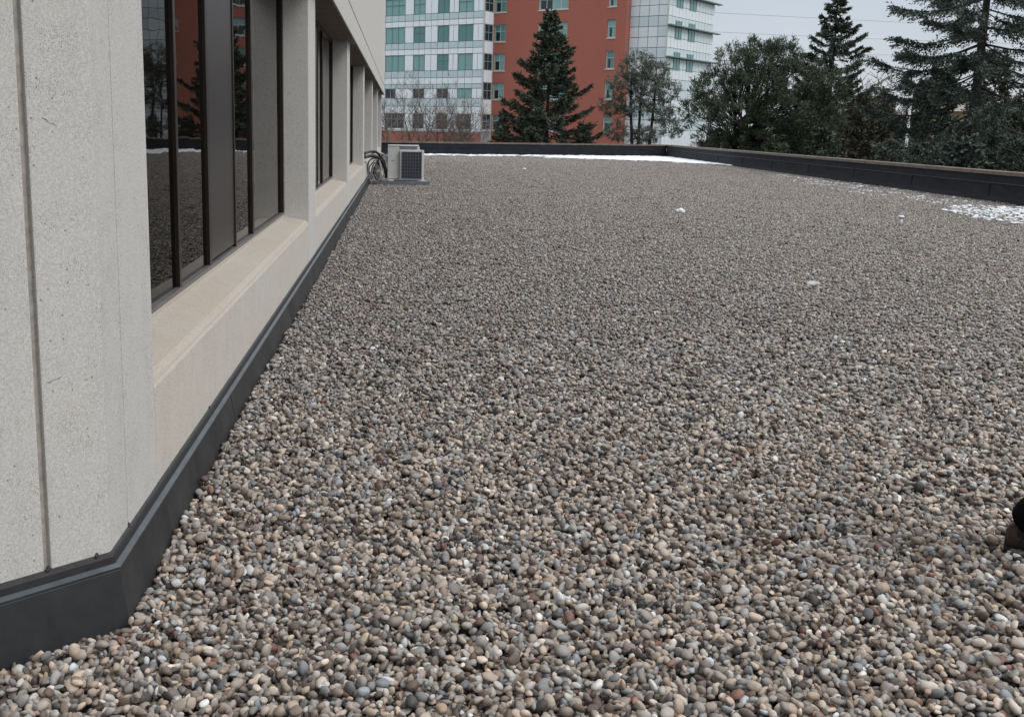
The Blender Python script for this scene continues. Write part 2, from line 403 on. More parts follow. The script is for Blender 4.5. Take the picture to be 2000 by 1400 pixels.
def pebble_mat(name, objcol):
    m, t, b = new_mat(name)
    if objcol:
        oi = N(t, 'ShaderNodeObjectInfo'); base = oi.outputs['Color']
    else:
        ai = N(t, 'ShaderNodeAttribute', attribute_name='col', attribute_type='INSTANCER')
        ag = N(t, 'ShaderNodeAttribute', attribute_name='pcol', attribute_type='GEOMETRY')
        base = rgbmix(t, 1.0, ai.outputs['Color'], ag.outputs['Color'], 'MULTIPLY')
    g = N(t, 'ShaderNodeNewGeometry')
    mpv = N(t, 'ShaderNodeMapping'); t.links.new(g.outputs['Position'], mpv.inputs[0]); v = mpv.outputs[0]
    n1 = noise(t, v, 70, 3); n2 = noise(t, v, 600, 2, .7)
    c = rgbmix(t, rng(t, n1, .3, .7, 0, .5), base, (.62, .60, .58), 'MULTIPLY')
    c = rgbmix(t, rng(t, n2, .55, .75, 0, .20), c, (.36, .33, .30))
    t.links.new(c, b.inputs['Base Color']); b.inputs['Roughness'].default_value = .62
    b.inputs['Specular IOR Level'].default_value = .35
    return m
M['pebble'] = pebble_mat('river_pebble', False); M['pebble_one'] = pebble_mat('river_pebble_single', True)
NV = 14
peb = []
for i in range(NV):
    me = pebble_mesh('pebble_shape', 100+i, 2, M['pebble'])
    at = me.attributes.new('pcol', 'FLOAT_COLOR', 'POINT'); at.data.foreach_set('color', np.ones(len(me.vertices)*4, np.float32))
    peb.append(bpy.data.objects.new('pebble_shape', me))
# half-metre tiles for the distance, each a heap of its own
NT = 8; tiles = []
lo = bmesh.new(); bmesh.ops.create_icosphere(lo, subdivisions=1, radius=1)
LV = np.array([v.co[:] for v in lo.verts]); LF = np.array([[v.index for v in f.verts] for f in lo.faces]); lo.free()
def rotmats(yaw, tx, ty):
    cy, sy = np.cos(yaw), np.sin(yaw); ca, sa = np.cos(tx), np.sin(tx); cb, sb = np.cos(ty), np.sin(ty)
    z = np.zeros_like(yaw); o = z+1
    Rz = np.stack([cy, -sy, z, sy, cy, z, z, z, o], -1).reshape(-1, 3, 3)
    Rx = np.stack([o, z, z, z, ca, -sa, z, sa, ca], -1).reshape(-1, 3, 3)
    Ry = np.stack([cb, z, sb, z, o, z, -sb, z, cb], -1).reshape(-1, 3, 3)
    return Rz @ Ry @ Rx
def tilts(n, r):
    s = np.where(r.random(n) < .30, 1.0, .42)
    return r.normal(0, 1, n)*s, r.normal(0, 1, n)*s
for k in range(NT):
    x, y, z, a, b, c = deposit(0, 0, TS, TS, 3800, rg)
    z = z+base_shift+rg.normal(0, .0035, len(z)); n = len(x); yaw = rg.uniform(0, 6.28, n); tx, ty = tilts(n, rg)
    Q = rotmats(yaw, tx, ty); V = LV[None]*np.stack([a, b, c], -1)[:, None, :]*(1+.12*rg.normal(0, 1, (n, len(LV), 1)).clip(-1, 1)*.6)
    V = np.einsum('nij,nvj->nvi', Q, V)+np.stack([x-TS/2, y-TS/2, z], -1)[:, None, :]
    Fa = (LF[None]+(np.arange(n)*len(LV))[:, None, None]).reshape(-1, 3)
    me = bpy.data.meshes.new('pebble_tile'); me.vertices.add(n*len(LV)); me.vertices.foreach_set('co', V.reshape(-1).astype(np.float32))
    me.loops.add(Fa.size); me.loops.foreach_set('vertex_index', Fa.reshape(-1).astype(np.int32))
    me.polygons.add(len(Fa)); me.polygons.foreach_set('loop_start', np.arange(0, Fa.size, 3, dtype=np.int32))
    me.update(calc_edges=True); me.shade_smooth(); me.materials.append(M['pebble'])
    cc_ = np.repeat(np.concatenate([far_tint(pebble_cols(n, rg), np.full(n, 9.)), np.ones((n, 1))], 1), len(LV), 0)
    at = me.attributes.new('pcol', 'FLOAT_COLOR', 'POINT'); at.data.foreach_set('color', cc_.reshape(-1).astype(np.float32))
    tiles.append(bpy.data.objects.new('pebble_tile', me))
# choose the 300 pebbles that show largest
n = len(gx); yaw = rg.uniform(0, 2*math.pi, n); tx, ty = tilts(n, rg); cols = far_tint(pebble_cols(n, rg), gy); kind = rg.integers(0, NV, n)
Pw = np.stack([gx, gy, gz], -1); Rm = np.array(CAM_M)
cc3 = (Pw-np.array(CAM_P)) @ Rm; px = PPX+F_PX*cc3[:, 0]/-cc3[:, 2]; py = PPY-F_PX*cc3[:, 1]/-cc3[:, 2]
size = np.sqrt(ga*gb)/-cc3[:, 2]
inf = (px > 8) & (px < 1992) & (py < 1392) & (py > 300)
local = gz > np.percentile(gz[inf & (gy < 4)], 62)
score = np.where(inf & local, size, 0); pick = np.argsort(-score)[:300]
is_one = np.zeros(n, bool); is_one[pick] = True
from mathutils import Euler
one_mesh = []
for i in range(NV):
    me = peb[i].data.copy(); me.name = 'pebble'; me.materials.clear(); me.materials.append(M['pebble_one']); one_mesh.append(me)
Qa = rotmats(yaw, tx, ty)
EUL = np.array([Matrix(Qa[i].tolist()).to_euler('XYZ')[:] for i in range(n)], np.float32)
for i in pick:
    o = bpy.data.objects.new('pebble', one_mesh[kind[i]]); link(o, deck)
    o.location = Pw[i]; o.rotation_euler = Euler(EUL[i].tolist()); o.scale = (ga[i], gb[i], gc[i]); o.color = (*cols[i], 1)
rest = np.nonzero(~is_one)[0]
# tile positions everywhere else on the roof
tp = []
iy0, iy1 = int((SOUTH-NY0)/TS)-1, int((70-NY0)/TS)+1
for iy in range(iy0, iy1):
    for ix in range(-8, 36):
        x = NX0+(ix+.5)*TS; y = NY0+(iy+.5)*TS
        if 0 <= iy < 13 and ix >= -2 and NX0+ix*TS < .60*(NY0+iy*TS+TS)+.75-.25 and ix*TS+NX0 < 5.0: continue
        if y < SOUTH+.25 or x > xpar(y)+.12 or y > ypar(x)+.12: continue
        if x < -.88 and not (y < 3.2 and chamf(x, y) > .30): continue
        tp.append((x, y, 0.))
tp = np.array(tp); nt_ = len(tp)
allp = np.concatenate([Pw[rest], tp]); nn = len(rest)
gm = bpy.data.meshes.new('gravel'); gm.vertices.add(len(allp)); gm.vertices.foreach_set('co', allp.reshape(-1).astype(np.float32))
def attr(nm, typ, arr, prop):
    a = gm.attributes.new(nm, typ, 'POINT'); a.data.foreach_set(prop, np.ascontiguousarray(arr).reshape(-1))
trot = np.zeros((nt_, 3), np.float32); trot[:, 2] = rg.integers(0, 4, nt_)*math.pi/2
attr('rot', 'FLOAT_VECTOR', np.concatenate([EUL[rest], trot]).astype(np.float32), 'vector')
attr('scl', 'FLOAT_VECTOR', np.concatenate([np.stack([ga, gb, gc], -1)[rest], np.ones((nt_, 3))]).astype(np.float32), 'vector')
attr('idx', 'INT', np.concatenate([kind[rest], rg.integers(0, NT, nt_)]).astype(np.int32), 'value')
attr('far', 'BOOLEAN', np.concatenate([np.zeros(nn, bool), np.ones(nt_, bool)]), 'value')
tcol = np.ones((nt_, 4)); tcol[:, :3] *= .955*np.exp(rg.normal(0, .03, (nt_, 1)))
attr('col', 'FLOAT_COLOR', np.concatenate([np.concatenate([cols[rest], np.ones((nn, 1))], 1), tcol]).astype(np.float32), 'color')
gravel = bpy.data.objects.new('gravel', gm); link(gravel, deck)
tag(gravel, 'rounded multicoloured river pebbles covering the whole roof', kind='stuff')
gn = bpy.data.node_groups.new('gravel_scatter', 'GeometryNodeTree')
gn.interface.new_socket('Geometry', in_out='INPUT', socket_type='NodeSocketGeometry')
gn.interface.new_socket('Geometry', in_out='OUTPUT', socket_type='NodeSocketGeometry')
gi = gn.nodes.new('NodeGroupInput'); go = gn.nodes.new('NodeGroupOutput'); jn = gn.nodes.new('GeometryNodeJoinGeometry')
def na(nm, typ):
    a = gn.nodes.new('GeometryNodeInputNamedAttribute'); a.data_type = typ; a.inputs['Name'].default_value = nm; return a.outputs['Attribute']
far_a = na('far', 'BOOLEAN'); nb = gn.nodes.new('FunctionNodeBooleanMath'); nb.operation = 'NOT'; gn.links.new(far_a, nb.inputs[0])
def scatter(objs, sel):
    j = gn.nodes.new('GeometryNodeJoinGeometry')
    for o in objs:
        oi = gn.nodes.new('GeometryNodeObjectInfo'); oi.inputs['Object'].default_value = o; oi.inputs['As Instance'].default_value = False
        g2 = gn.nodes.new('GeometryNodeGeometryToInstance'); gn.links.new(oi.outputs['Geometry'], g2.inputs[0]); gn.links.new(g2.outputs[0], j.inputs[0])
    ip = gn.nodes.new('GeometryNodeInstanceOnPoints'); gn.links.new(gi.outputs[0], ip.inputs['Points'])
    gn.links.new(j.outputs[0], ip.inputs['Instance']); ip.inputs['Pick Instance'].default_value = True
    gn.links.new(sel, ip.inputs['Selection']); gn.links.new(na('idx', 'INT'), ip.inputs['Instance Index'])
    er = gn.nodes.new('FunctionNodeEulerToRotation'); gn.links.new(na('rot', 'FLOAT_VECTOR'), er.inputs[0])
    gn.links.new(er.outputs[0], ip.inputs['Rotation']); gn.links.new(na('scl', 'FLOAT_VECTOR'), ip.inputs['Scale'])
    gn.links.new(ip.outputs[0], jn.inputs[0])
scatter(peb, nb.outputs[0]); scatter(tiles, far_a)
gn.links.new(jn.outputs[0], go.inputs[0])
md = gravel.modifiers.new('scatter', 'NODES'); md.node_group = gn

# ------------------------------------------------------------------ our building on the left
bld = empty('office_building', (-1.6, 3.5, 0))
tag(bld, 'pale concrete office building with recessed bronze windows rising along the left of the roof', 'building')
WX, GXP = -.95, -1.23                              # wall face, glass plane
PIERS = [(11.55+8.2*k, 12.46+8.2*k) for k in range(6)]
ZS = 3.04                                          # soffit
YEND = PIERS[5][1]
# angled wall beside the camera: two panels with a filled joint
def cp(s, d=0.): return (-.95-S2*s+S2*d, 3.48-S2*s-S2*d)
prism('wall_panel', [cp(.235), (cp(.235)[0]-.35, cp(.235)[1]+.35), (cp(4)[0]-.35, cp(4)[1]+.35), cp(4)], -.2, ZS-.004, M['concrete'], bld, .006)
prism('joint_filler', [cp(.239, -.020), cp(.210, -.020), cp(.210, -.2), cp(.239, -.2)][::-1], -.18, ZS-.01, M['joint'], bld)
prism('corner_pier', [cp(.212), (-.95, 3.48), (-.95, 3.722), (-1.35, 3.722), (-1.40, 3.62)], -.2, ZS-.004, M['concrete'], bld, .005)
prism('corner_pier', [(-.949, 3.730), (-.949, 4.20), (-1.35, 4.20), (-1.35, 3.730)], -.2, ZS-.004, M['concrete'], bld, .005)
prism('joint_filler', [(-.958, 3.718), (-.958, 3.734), (-1.3, 3.734), (-1.3, 3.718)], -.18, ZS-.01, M['joint'], bld)
for k, (a, b) in enumerate(PIERS):
    box('pier', -1.55, WX+.003, a, b, -.2, ZS-.004, M['concrete'], bld, .008)
SPANS = [(4.203, 11.547)]+[(PIERS[k][1]+.003, PIERS[k+1][0]-.003) for k in range(5)]
for a, b in SPANS:
    prof_ = [(WX, -.2), (WX, .585), (WX-.003, .600), (WX-.010, .613), (WX-.022, .624), (WX-.038, .632), (GXP+.035, .668), (GXP+.033, .688), (-1.34, .690), (-1.34, -.2)]
    k = len(prof_); vs = [(x, a, z) for x, z in prof_]+[(x, b, z) for x, z in prof_]
    fs = [(i, i+k, (i+1) % k+k, (i+1) % k) for i in range(k)]+[tuple(range(k)), tuple(reversed(range(k, 2*k)))]
    sp = mobj('spandrel', vs, fs, M['concrete_warm'], bld); sp.data.materials.append(M['concrete_sill'])
    for pi in (2, 3, 4, 5, 6): sp.data.polygons[pi].material_index = 1     # weathered sill
# upper storey: lower fascia, groove, panels
for k in range(7):
    a = -1.5 if k == 0 else PIERS[k-1][0]+.455; b = PIERS[k][0]+.455 if k < 6 else 0
    if k == 6: break
    if k == 5: b = YEND+.1
    box('fascia', -1.7, -.82, a+.006, b-.006, ZS, 3.43, M['concrete'], bld, .008)
    box('upper_panel', -1.7, -.82, a+.006, b-.006, 3.455, 8.6, M['concrete'], bld, .008)
box('joint_filler', -1.66, -.845, -1.4, YEND+.06, 3.06, 8.4, M['joint'], bld)
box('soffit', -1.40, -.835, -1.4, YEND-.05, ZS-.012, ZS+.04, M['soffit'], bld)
box('core_wall', -5.8, -1.62, 1.0, YEND-.02, -.2, 8.5, M['concrete'], bld)
box('dark_interior', -1.62, -1.36, 4.1, YEND-1, .1, ZS-.02, M['bronze'], bld)
# windows
rr0 = random.Random(9)
for k, (a, b) in enumerate(SPANS):
    w = empty('window', (GXP, (a+b)/2, .69)); w.parent = bld; w.matrix_parent_inverse = Matrix.Translation(bld.location).inverted()
    sh = b-11.547; z0, z1 = .693, ZS-.014
    j0 = a+.002; j1 = b-.002
    mull = [(6.06, 6.115), (7.04, 7.12), (8.17, 8.21), (9.14, 9.22)]
    mull = [(p+sh, q+sh) for p, q in mull]
    edges = [j0+.05]+[e for m_ in mull for e in m_]+[j1-.085]
    for i in range(5):
        p, q = edges[2*i], edges[2*i+1]
        if i == 2: box('metal_panel', GXP-.03, GXP+.012, p, q, z0+.04, z1-.05, M['panel'], w, .003)
        else:
            pn = box('pane', GXP-.02, GXP, p-.01, q+.01, z0+.02, z1-.03, M['glass'], w)
            tl_ = .010 if i == 0 else rr0.uniform(-.0015, .0015)          # panes never sit perfectly in one plane
            for v in pn.data.vertices: v.co.x += tl_*(v.co.y-q)
    for p, q in mull: box('mullion', GXP-.05, GXP+.022, p, q, z0+.022, z1-.046, M['bronze'], w, .003)
    box('jamb', GXP-.05, GXP+.03, j0, j0+.05, z0+.022, z1-.046, M['bronze'], w, .003)
    box('jamb', GXP-.05, GXP+.03, j1-.085, j1, z0+.022, z1-.046, M['bronze'], w, .003)
    box('sill_rail', GXP-.05, GXP+.032, j0, j1, z0, z0+.021, M['bronze_light'], w, .003)
    box('head_rail', GXP-.05, GXP+.032, j0, j1, z1-.045, z1, M['bronze'], w, .003)
for zig in ([(.166, 1.608), (.152, 1.604), (.144, 1.594), (.130, 1.592), (.118, 1.582)], [(.195, .805), (.180, .808), (.172, .812), (.155, .814), (.140, .822)]):
    tubes('crack', [([(*cp(s_, -.0005), z_) for s_, z_ in zig], [.0008]+[.0022, .0009, .0018][:len(zig)-2]+[.0006])], M['crack'], bld, 5)
# roof edge flashing against the wall
path = [cp(3.9), (-.95, 3.48), (-.95, YEND+.02)]
sweep('membrane_upstand', path, [(-.004, -.12), (.075, -.12), (.059, -.02), (.0437, .075), (.033, .142), (.029, .147), (-.004, .147)], M['membrane'], bld)
upst = [o for o in bpy.data.objects if o.parent == bld and o.name.startswith('membrane_upstand')][0]
upst.data.materials.append(M['flash_dark'])
for pi in range(7): upst.data.polygons[pi].material_index = 1  # stretch on the angled wall is coloured darker than the long one
for yy in (5.9, 9.1, 12.3, 15.5, 18.7, 21.9, 25.1, 28.3): sweep('lap_seam', [(-.95, yy), (-.95, yy+.09)], [(-.004, -.1), (.0743, -.1), (.0615, -.02), (.0462, .075), (.0355, .142), (-.004, .143)], M['membrane'], bld)
sweep('termination_bar', path, [(-.003, .148), (.034, .148), (.035, .154), (.017, .163), (-.003, .163)], M['termbar'], bld)
sweep('counterflashing', path, [(-.003, .164), (.015, .164), (.014, .186), (.010, .196), (-.003, .202)], M['mastic'], bld)
rr_ = random.Random(3)
for s in (cp(.225, .002), (-.948, 3.726), cp(.05, .001), (-.948, 5.4)):
    bm = bmesh.new(); bmesh.ops.create_icosphere(bm, subdivisions=2, radius=1)
    for v in bm.verts:
        v.co = Vector((v.co.x*.006*rr_.uniform(.7, 1.3)+s[0], v.co.y*.012*rr_.uniform(.6, 1.4)+s[1], v.co.z*.012*rr_.uniform(.6, 1.3)+.200))
    bm_obj('sealant_dab', bm, M['mastic'], bld, True)

# ------------------------------------------------------------------ parapets
def parapet(a, b, label, seed, n_cop):
    A, B = Vector(a), Vector(b); d = (B-A).normalized(); nin = Vector((-d.y, d.x))         # left of a->b is inward
    th, hh = .30, .70; L = (B-A).length
    root = empty('parapet_wall', (a[0], a[1], 0)); tag(root, label, 'wall', 'low black parapets round the roof')
    def P(s, o, z): q = A+d*s+nin*o; return (q.x, q.y, z)
    def bx(name, s0, s1, o0, o1, z0, z1, mat, bev=0):
        bm = bmesh.new(); vs = [bm.verts.new(p) for p in (P(s0, o0, z0), P(s1, o0, z0), P(s1, o1, z0), P(s0, o1, z0), P(s0, o0, z1), P(s1, o0, z1), P(s1, o1, z1), P(s0, o1, z1))]
        for f in BOXF: bm.faces.new([vs[i] for i in f])
        bmesh.ops.recalc_face_normals(bm, faces=bm.faces[:])
        if bev: bmesh.ops.bevel(bm, geom=bm.edges[:], offset=bev, segments=2, affect='EDGES')
        return bm_obj(name, bm, mat, root)
    # upstand sheet, slightly wavy
    m = int(L/.5); r = random.Random(seed); vs = []; fs = []; rows = [-.1, .0, .12, .28, .42, .55, hh]
    for i in range(m+1):
        for j, z in enumerate(rows):
            vs.append(P(L*i/m, r.uniform(-.008, .008)+(.04 if j < 2 else .012 if j == 2 else 0), z))
    k = len(rows)
    for i in range(m):
        for j in range(k-1): fs.append((i*k+j, (i+1)*k+j, (i+1)*k+j+1, i*k+j+1))
    mobj('membrane_upstand', vs, fs, M['membrane_far'], root)
    bx('wall_core', 0, L, -th, -.012, -5, hh-.004, M['membrane_far'])
    bx('seam_strip', 0, L, .004, .018, .44, .452, M['termbar'] if seed == 2 else M['mastic'])
    for i in range(n_cop):
        s0, s1 = L*i/n_cop, L*(i+1)/n_cop
        bx('coping', s0+.012, s1-.012, -th-.05, .035, hh, hh+.035, M['coping'], .008)
        bx('coping_drip', s0+.012, s1-.012, .022, .035, hh-.05, hh+.002, M['coping'])
        bx('lap_seam', s0+.9, s0+1.0, .006, .0185, .02, .435, M['membrane_far'])
        if i: bx('coping_joint', s0-.05, s0+.05, -th-.055, .040, hh-.06, hh+.04, M['coping'], .005)
    return root
parapet((FC[0], FC[1]), (-6, ypar(-6)), 'black parapet with brown coping across the far end of the roof', 1, 7)
parapet((xpar(SOUTH), SOUTH), (FC[0], FC[1]-.02), 'long black parapet with brown coping along the right side of the roof', 2, 16)

# ------------------------------------------------------------------ far buildings
TH = R(-36)
UNIT = {}
def unit_box(mat):
    if mat.name not in UNIT:
        me = bpy.data.meshes.new('panel'); me.from_pydata(boxv(0, 1, 0, 1, 0, 1), [], BOXF); me.materials.append(mat); UNIT[mat.name] = me
    return UNIT[mat.name]
def lb(name, x0, x1, y0, y1, z0, z1, mat, parent):
    o = bpy.data.objects.new(name, unit_box(mat)); link(o, parent); o.location = (x0, y0, z0); o.scale = (x1-x0, y1-y0, z1-z0); return o
def lb2(name, x0, x1, y0, y1, z0, z1, mat, parent, off):  # sub-part of a part whose origin is off
    o = bpy.data.objects.new(name, unit_box(mat)); link(o, parent); o.location = (x0-off[0], y0-off[1], z0-off[2]); o.scale = (x1-x0, y1-y0, z1-z0); return o
def sub(name, parent, loc):
    e = bpy.data.objects.new(name, None); link(e, parent); e.location = loc; e.empty_display_size = .2; return e
rw = random.Random(11)
FL = 3.463
def window(parent, x0, x1, z0, z1, yf, glassm, framem, cols_, rows_, fw=.07, nsplit=None):
    off = (x0, yf, z0); w = sub('window', parent, off)
    lb2('pane', x0, x1, yf, yf+.03, z0, z1, glassm, w, off)
    ys = yf-.05
    for a, b, c, d in ((x0-fw, x0, z0-fw, z1+fw), (x1, x1+fw, z0-fw, z1+fw), (x0, x1, z0-fw, z0), (x0, x1, z1, z1+fw)):
        lb2('frame', a, b, ys, yf+.02, c, d, framem, w, off)
    for i in range(1, cols_): xx = x0+(x1-x0)*i/cols_; lb2('glazing_bar', xx-.035, xx+.035, yf-.04, yf-.002, z0, z1, framem, w, off)
    for i in range(1, rows_): zz = z0+(z1-z0)*i/rows_*1.25; lb2('glazing_bar', x0, x1, yf-.045, yf-.003, zz-.03, zz+.03, framem, w, off)
    return w
# white panelled block
wb = empty('panelled_block', (9.84, 140.0, GZ), TH); tag(wb, 'white panelled office block with teal windows and brick base behind the condenser', 'building')
Z = lambda z: z-GZ
lb('core_wall', -26, 0, .12, 18, 0, Z(24), M['grid'], wb)
WC = [(-20.5, -18.4), (-17.0, -15.8), (-14.9, -11.79), (-10.46, -8.67), (-6.75, -5.02), (-3.65, -1.47)][2:]
rows_w = [(1.36, 3.23, 0), (5.13, 6.32, 1)]+[(8.53+FL*k, 10.50+FL*k, 2) for k in range(4)]
lb('brick_base', -26, -.02, -.02, .11, 0, Z(.98), M['brick'], wb)
lb('stone_band', -26, .02, -.08, .11, Z(.985), Z(1.12), M['lightframe'], wb)
def split(a, b, w): n_ = max(1, int(round((b-a)/w))); return [(a+(b-a)*i/n_, a+(b-a)*(i+1)/n_) for i in range(n_)]
def panel(x0, x1, z0, z1, mat, g=.075, parent=wb, y0=0.0): lb('panel', x0+g/2, x1-g/2, y0+rw.uniform(-.008, .008), y0+.115, Z(z0)+g/2, Z(z1)-g/2, mat, parent)
colsx = [-16.3]+[v for c in WC for v in c]+[-.02]
zprev = 1.13
for (z0, z1, kd) in rows_w:
    # bands below this window row
    bands = [(zprev, z0, 'white_panel')] if kd == 0 else [(zprev, zprev+(z0-zprev)*.47, 'white_panel'), (zprev+(z0-zprev)*.47, z0, 'blue_panel')]
    if kd == 2 and z0 < 9: bands = [(zprev, zprev+.55, 'blue_panel'), (zprev+.55, zprev+1.35, 'white_panel'), (zprev+1.35, z0, 'blue_panel')]
    for ba, bb_, mm in bands:
        for i in range(len(colsx)-1):
            for a, b in split(colsx[i], colsx[i+1], 1.15): panel(a, b, ba, bb_, M[mm])
    for i in range(0, len(colsx)-1):
        if i % 2 == 0:
            for a, b in split(colsx[i], colsx[i+1], .9): panel(a, b, z0, z1, M['white_panel'])
        else:
            a, b = colsx[i], colsx[i+1]
            if kd == 1:
                bb2 = b if i != 1 else a+1.7
                if i == 1: panel(bb2, b, z0, z1, M['white_panel'])
                window(wb, a+.06, bb2-.06, Z(z0)+.05, Z(z1)-.05, .08, M['glass_pale'] if i == 7 else M['glass_dark'], M['grid'], 2, 1, .04)
            elif kd == 0: window(wb, a+.06, b-.06, Z(z0)+.05, Z(z1)-.05, .08, M['glass_dark'], M['grid'], 3 if i == 1 else 2, 2, .04)
            else: window(wb, a+.06, b-.06, Z(z0)+.05, Z(z1)-.05, .08, M['glass_pale'] if rw.random() < .35 else M['glass_teal'], M['ledge'], 3 if i == 1 else 2, 2 if rw.random() < .5 else 1, .04)
    zprev = z1
for a, b in split(-16.3, -.02, 1.15): panel(a, b, zprev, 24, M['white_panel'])
lb('corner_post', -.02, .06, -.03, .11, Z(1.13), Z(24), M['lightframe'], wb)
# narrow return face between the white and the red block
sd_ = [(z0 if k_ != 1 else 5.0, z1 if k_ != 1 else 7.05) for z0, z1, k_ in rows_w]
zp = 1.13
for z0, z1 in sd_:
    lb('return_panel', .003, .09, .25, 2.1, Z(zp)+.03, Z(z0)-.03, M['white_panel'], wb)
    off = (.02, .3, Z(z0)); ww = sub('window', wb, off)
    lb2('pane', .004, .02, .25, 2.1, Z(z0), Z(z1), M['glass_dark'], ww, off)
    for yy in (.25, 1.13, 2.03): lb2('glazing_bar', .021, .07, yy, yy+.07, Z(z0), Z(z1), M['grid'], ww, off)
    for zz in (z0, (z0+z1)/2, z1-.07): lb2('glazing_bar', .0215, .065, .322, 2.028, Z(zz), Z(zz)+.07, M['grid'], ww, off)
    zp = z1
lb('downpipe', .0, .12, 2.12, 2.24, Z(-2), Z(24), M['lightframe'], wb)
# red brick block: wall with real openings
rb = empty('brick_block', (11.133, 141.78, GZ), TH); tag(rb, 'tall red brick block with pale framed windows behind the conical spruce', 'building')
RC = [(.17, 1.85), (6.29, 10.29), (15.45, 16.5)]
rrow = [(1.24, 3.2)]+[(5.02+FL*k, 7.07+FL*k) for k in range(5)]
xs = sorted([.0, 17.7]+[v for c in RC for v in c]); zs = sorted([GZ, 25.]+[v for r_ in rrow for v in r_])
vs = []; fs = []
def quad(*p): k_ = len(vs); vs.extend(p); fs.append((k_, k_+1, k_+2, k_+3))
for i in range(len(xs)-1):
    for j in range(len(zs)-1):
        x0, x1, z0, z1 = xs[i], xs[i+1], Z(zs[j]), Z(zs[j+1])
        if i % 2 == 1 and j % 2 == 1:
            D = .28
            quad((x0, 0, z0), (x0, 0, z1), (x0, D, z1), (x0, D, z0)); quad((x1, 0, z1), (x1, 0, z0), (x1, D, z0), (x1, D, z1))
            quad((x0, 0, z0), (x0, D, z0), (x1, D, z0), (x1, 0, z0)); quad((x0, D, z1), (x0, 0, z1), (x1, 0, z1), (x1, D, z1))
            window(rb, x0+.1, x1-.1, z0+.1, z1-.1, .20, M['glass_teal'] if rw.random() < .6 else M['glass_pale'], M['lightframe'], 2 if i < 3 else (4 if i == 3 else 1), 2, .1)
            # dark lower half: blind drawn up
            lb('window_opening_sash', x0+.25, x0+.25+(x1-x0-.4)*.42, .185, .199, z0+.15, z0+(z1-z0)*.55, M['glass_dark'], rb)
            lb('window_sill', x0-.08, x1+.08, -.06, .12, z0-.10, z0-.004, M['lightframe'], rb)
        else: quad((x0, 0, z0), (x1, 0, z0), (x1, 0, z1), (x0, 0, z1))
mobj('brick_wall', vs, fs, M['brick'], rb, world=False)
lb('core_wall', .0, 17.7, .32, 14, 0, Z(24.9), M['brick'], rb)
lb('side_wall', -.01, .0, 0.0, .4, 0, Z(25), M['brick'], rb)
lb('side_wall', 17.7, 17.76, 0.002, 14, 0, Z(25), M['brick'], rb)
# pale glazed tower, seen on its corner
tw = empty('glazed_tower', (26.113, 132.38, GZ), TH); tag(tw, 'pale glass clad tower seen on its corner beyond the red brick block', 'building')
LX, LY = 4.71, 14.1
lb('core_wall', -.2, LX-.12, .12, LY, 0, Z(26), M['grid'], tw)
zr = [(-5, -1.5), (-1.5, 1.6)]+[(z, z+h_) for k in range(7) for z, h_ in ((1.6+FL*k, 1.15), (2.75+FL*k, 1.15), (3.9+FL*k, FL-2.3))]
for zi, (z0, z1) in enumerate(zr):
    for i, (a, b) in enumerate(split(0, LX, 1.18)): panel(a, b, z0, z1, M['tower_pale'] if (zi % 3 == 0 or rw.random() < .12) else M['tower_white'], .07, tw)
    for a, b in split(0.05, LY, 1.0):
        lb('panel', LX-.115, LX+rw.uniform(-.006, .006), a+.035, b-.035, Z(z0)+.03, Z(z1)-.03, M['tower_pale'] if (zi % 3 != 1) else M['tower_white'], tw)
for k in range(-1, 3):
    z0, z1 = 11.87+FL*k, 13.9+FL*k
    for y0, y1 in ((2.2, 3.95), (6.1, 8.0)):
        off = (LX, y0, Z(z0)); w = sub('window', tw, off)
        lb2('pane', LX+.012, LX+.03, y0, y1, Z(z0), Z(z1), M['glass_teal'], w, off)
        for yy in (y0, (y0+y1)/2-.03, y1-.06): lb2('glazing_bar', LX+.012, LX+.07, yy, yy+.06, Z(z0), Z(z1), M['ledge'], w, off)
    lb('ledge', LX+.01, LX+.55, -.3, LY+1.1, Z(13.22+FL*k), Z(13.34+FL*k), M['ledge'], tw)
lb('corner_post', LX-.11, LX+.05, -.06, .04, 0, Z(26), M['lightframe'], tw)
for k in range(6):
    z0 = 2.0+FL*k; off = (-.1, -.6, Z(z0)); 
    lb('stair_window', -.55, -.16, .35, .42, Z(z0), Z(z0+2.6), M['glass_dark'], tw)
    lb('stair_panel', -.55, -.16, .33, .42, Z(z0+2.65), Z(z0+FL-.05), M['lightframe'], tw)
# beige house glimpsed through the right-hand spruces
bh = empty('beige_house', (60, 128, GZ), R(-15)); tag(bh, 'warm beige house glimpsed through the big spruce on the right', 'house')
lb('wall', 0, 22, 0, 10, 0, 9.2, M['beige'], bh)
for i in range(5):
    for j in range(2):
        x0, z0 = 1.5+i*4.2, 2+j*3.6; off = (x0, 0, z0); w = sub('window', bh, off)
        lb2('pane', x0, x0+1.6, -.03, -.005, z0, z0+1.7, M['glass_dark'], w, off)
        lb2('frame', x0-.1, x0+1.7, -.06, -.031, z0-.12, z0-.001, M['lightframe'], w, off)
mobj('roof', [(-.6, -.8, 9.2), (22.6, -.8, 9.2), (22.6, 10.8, 9.2), (-.6, 10.8, 9.2), (3, 5, 11.2), (19, 5, 11.2)], [(0, 1, 5, 4), (1, 2, 5), (2, 3, 4, 5), (3, 0, 4), (0, 3, 2, 1)], M['sealant'], bh, world=False)

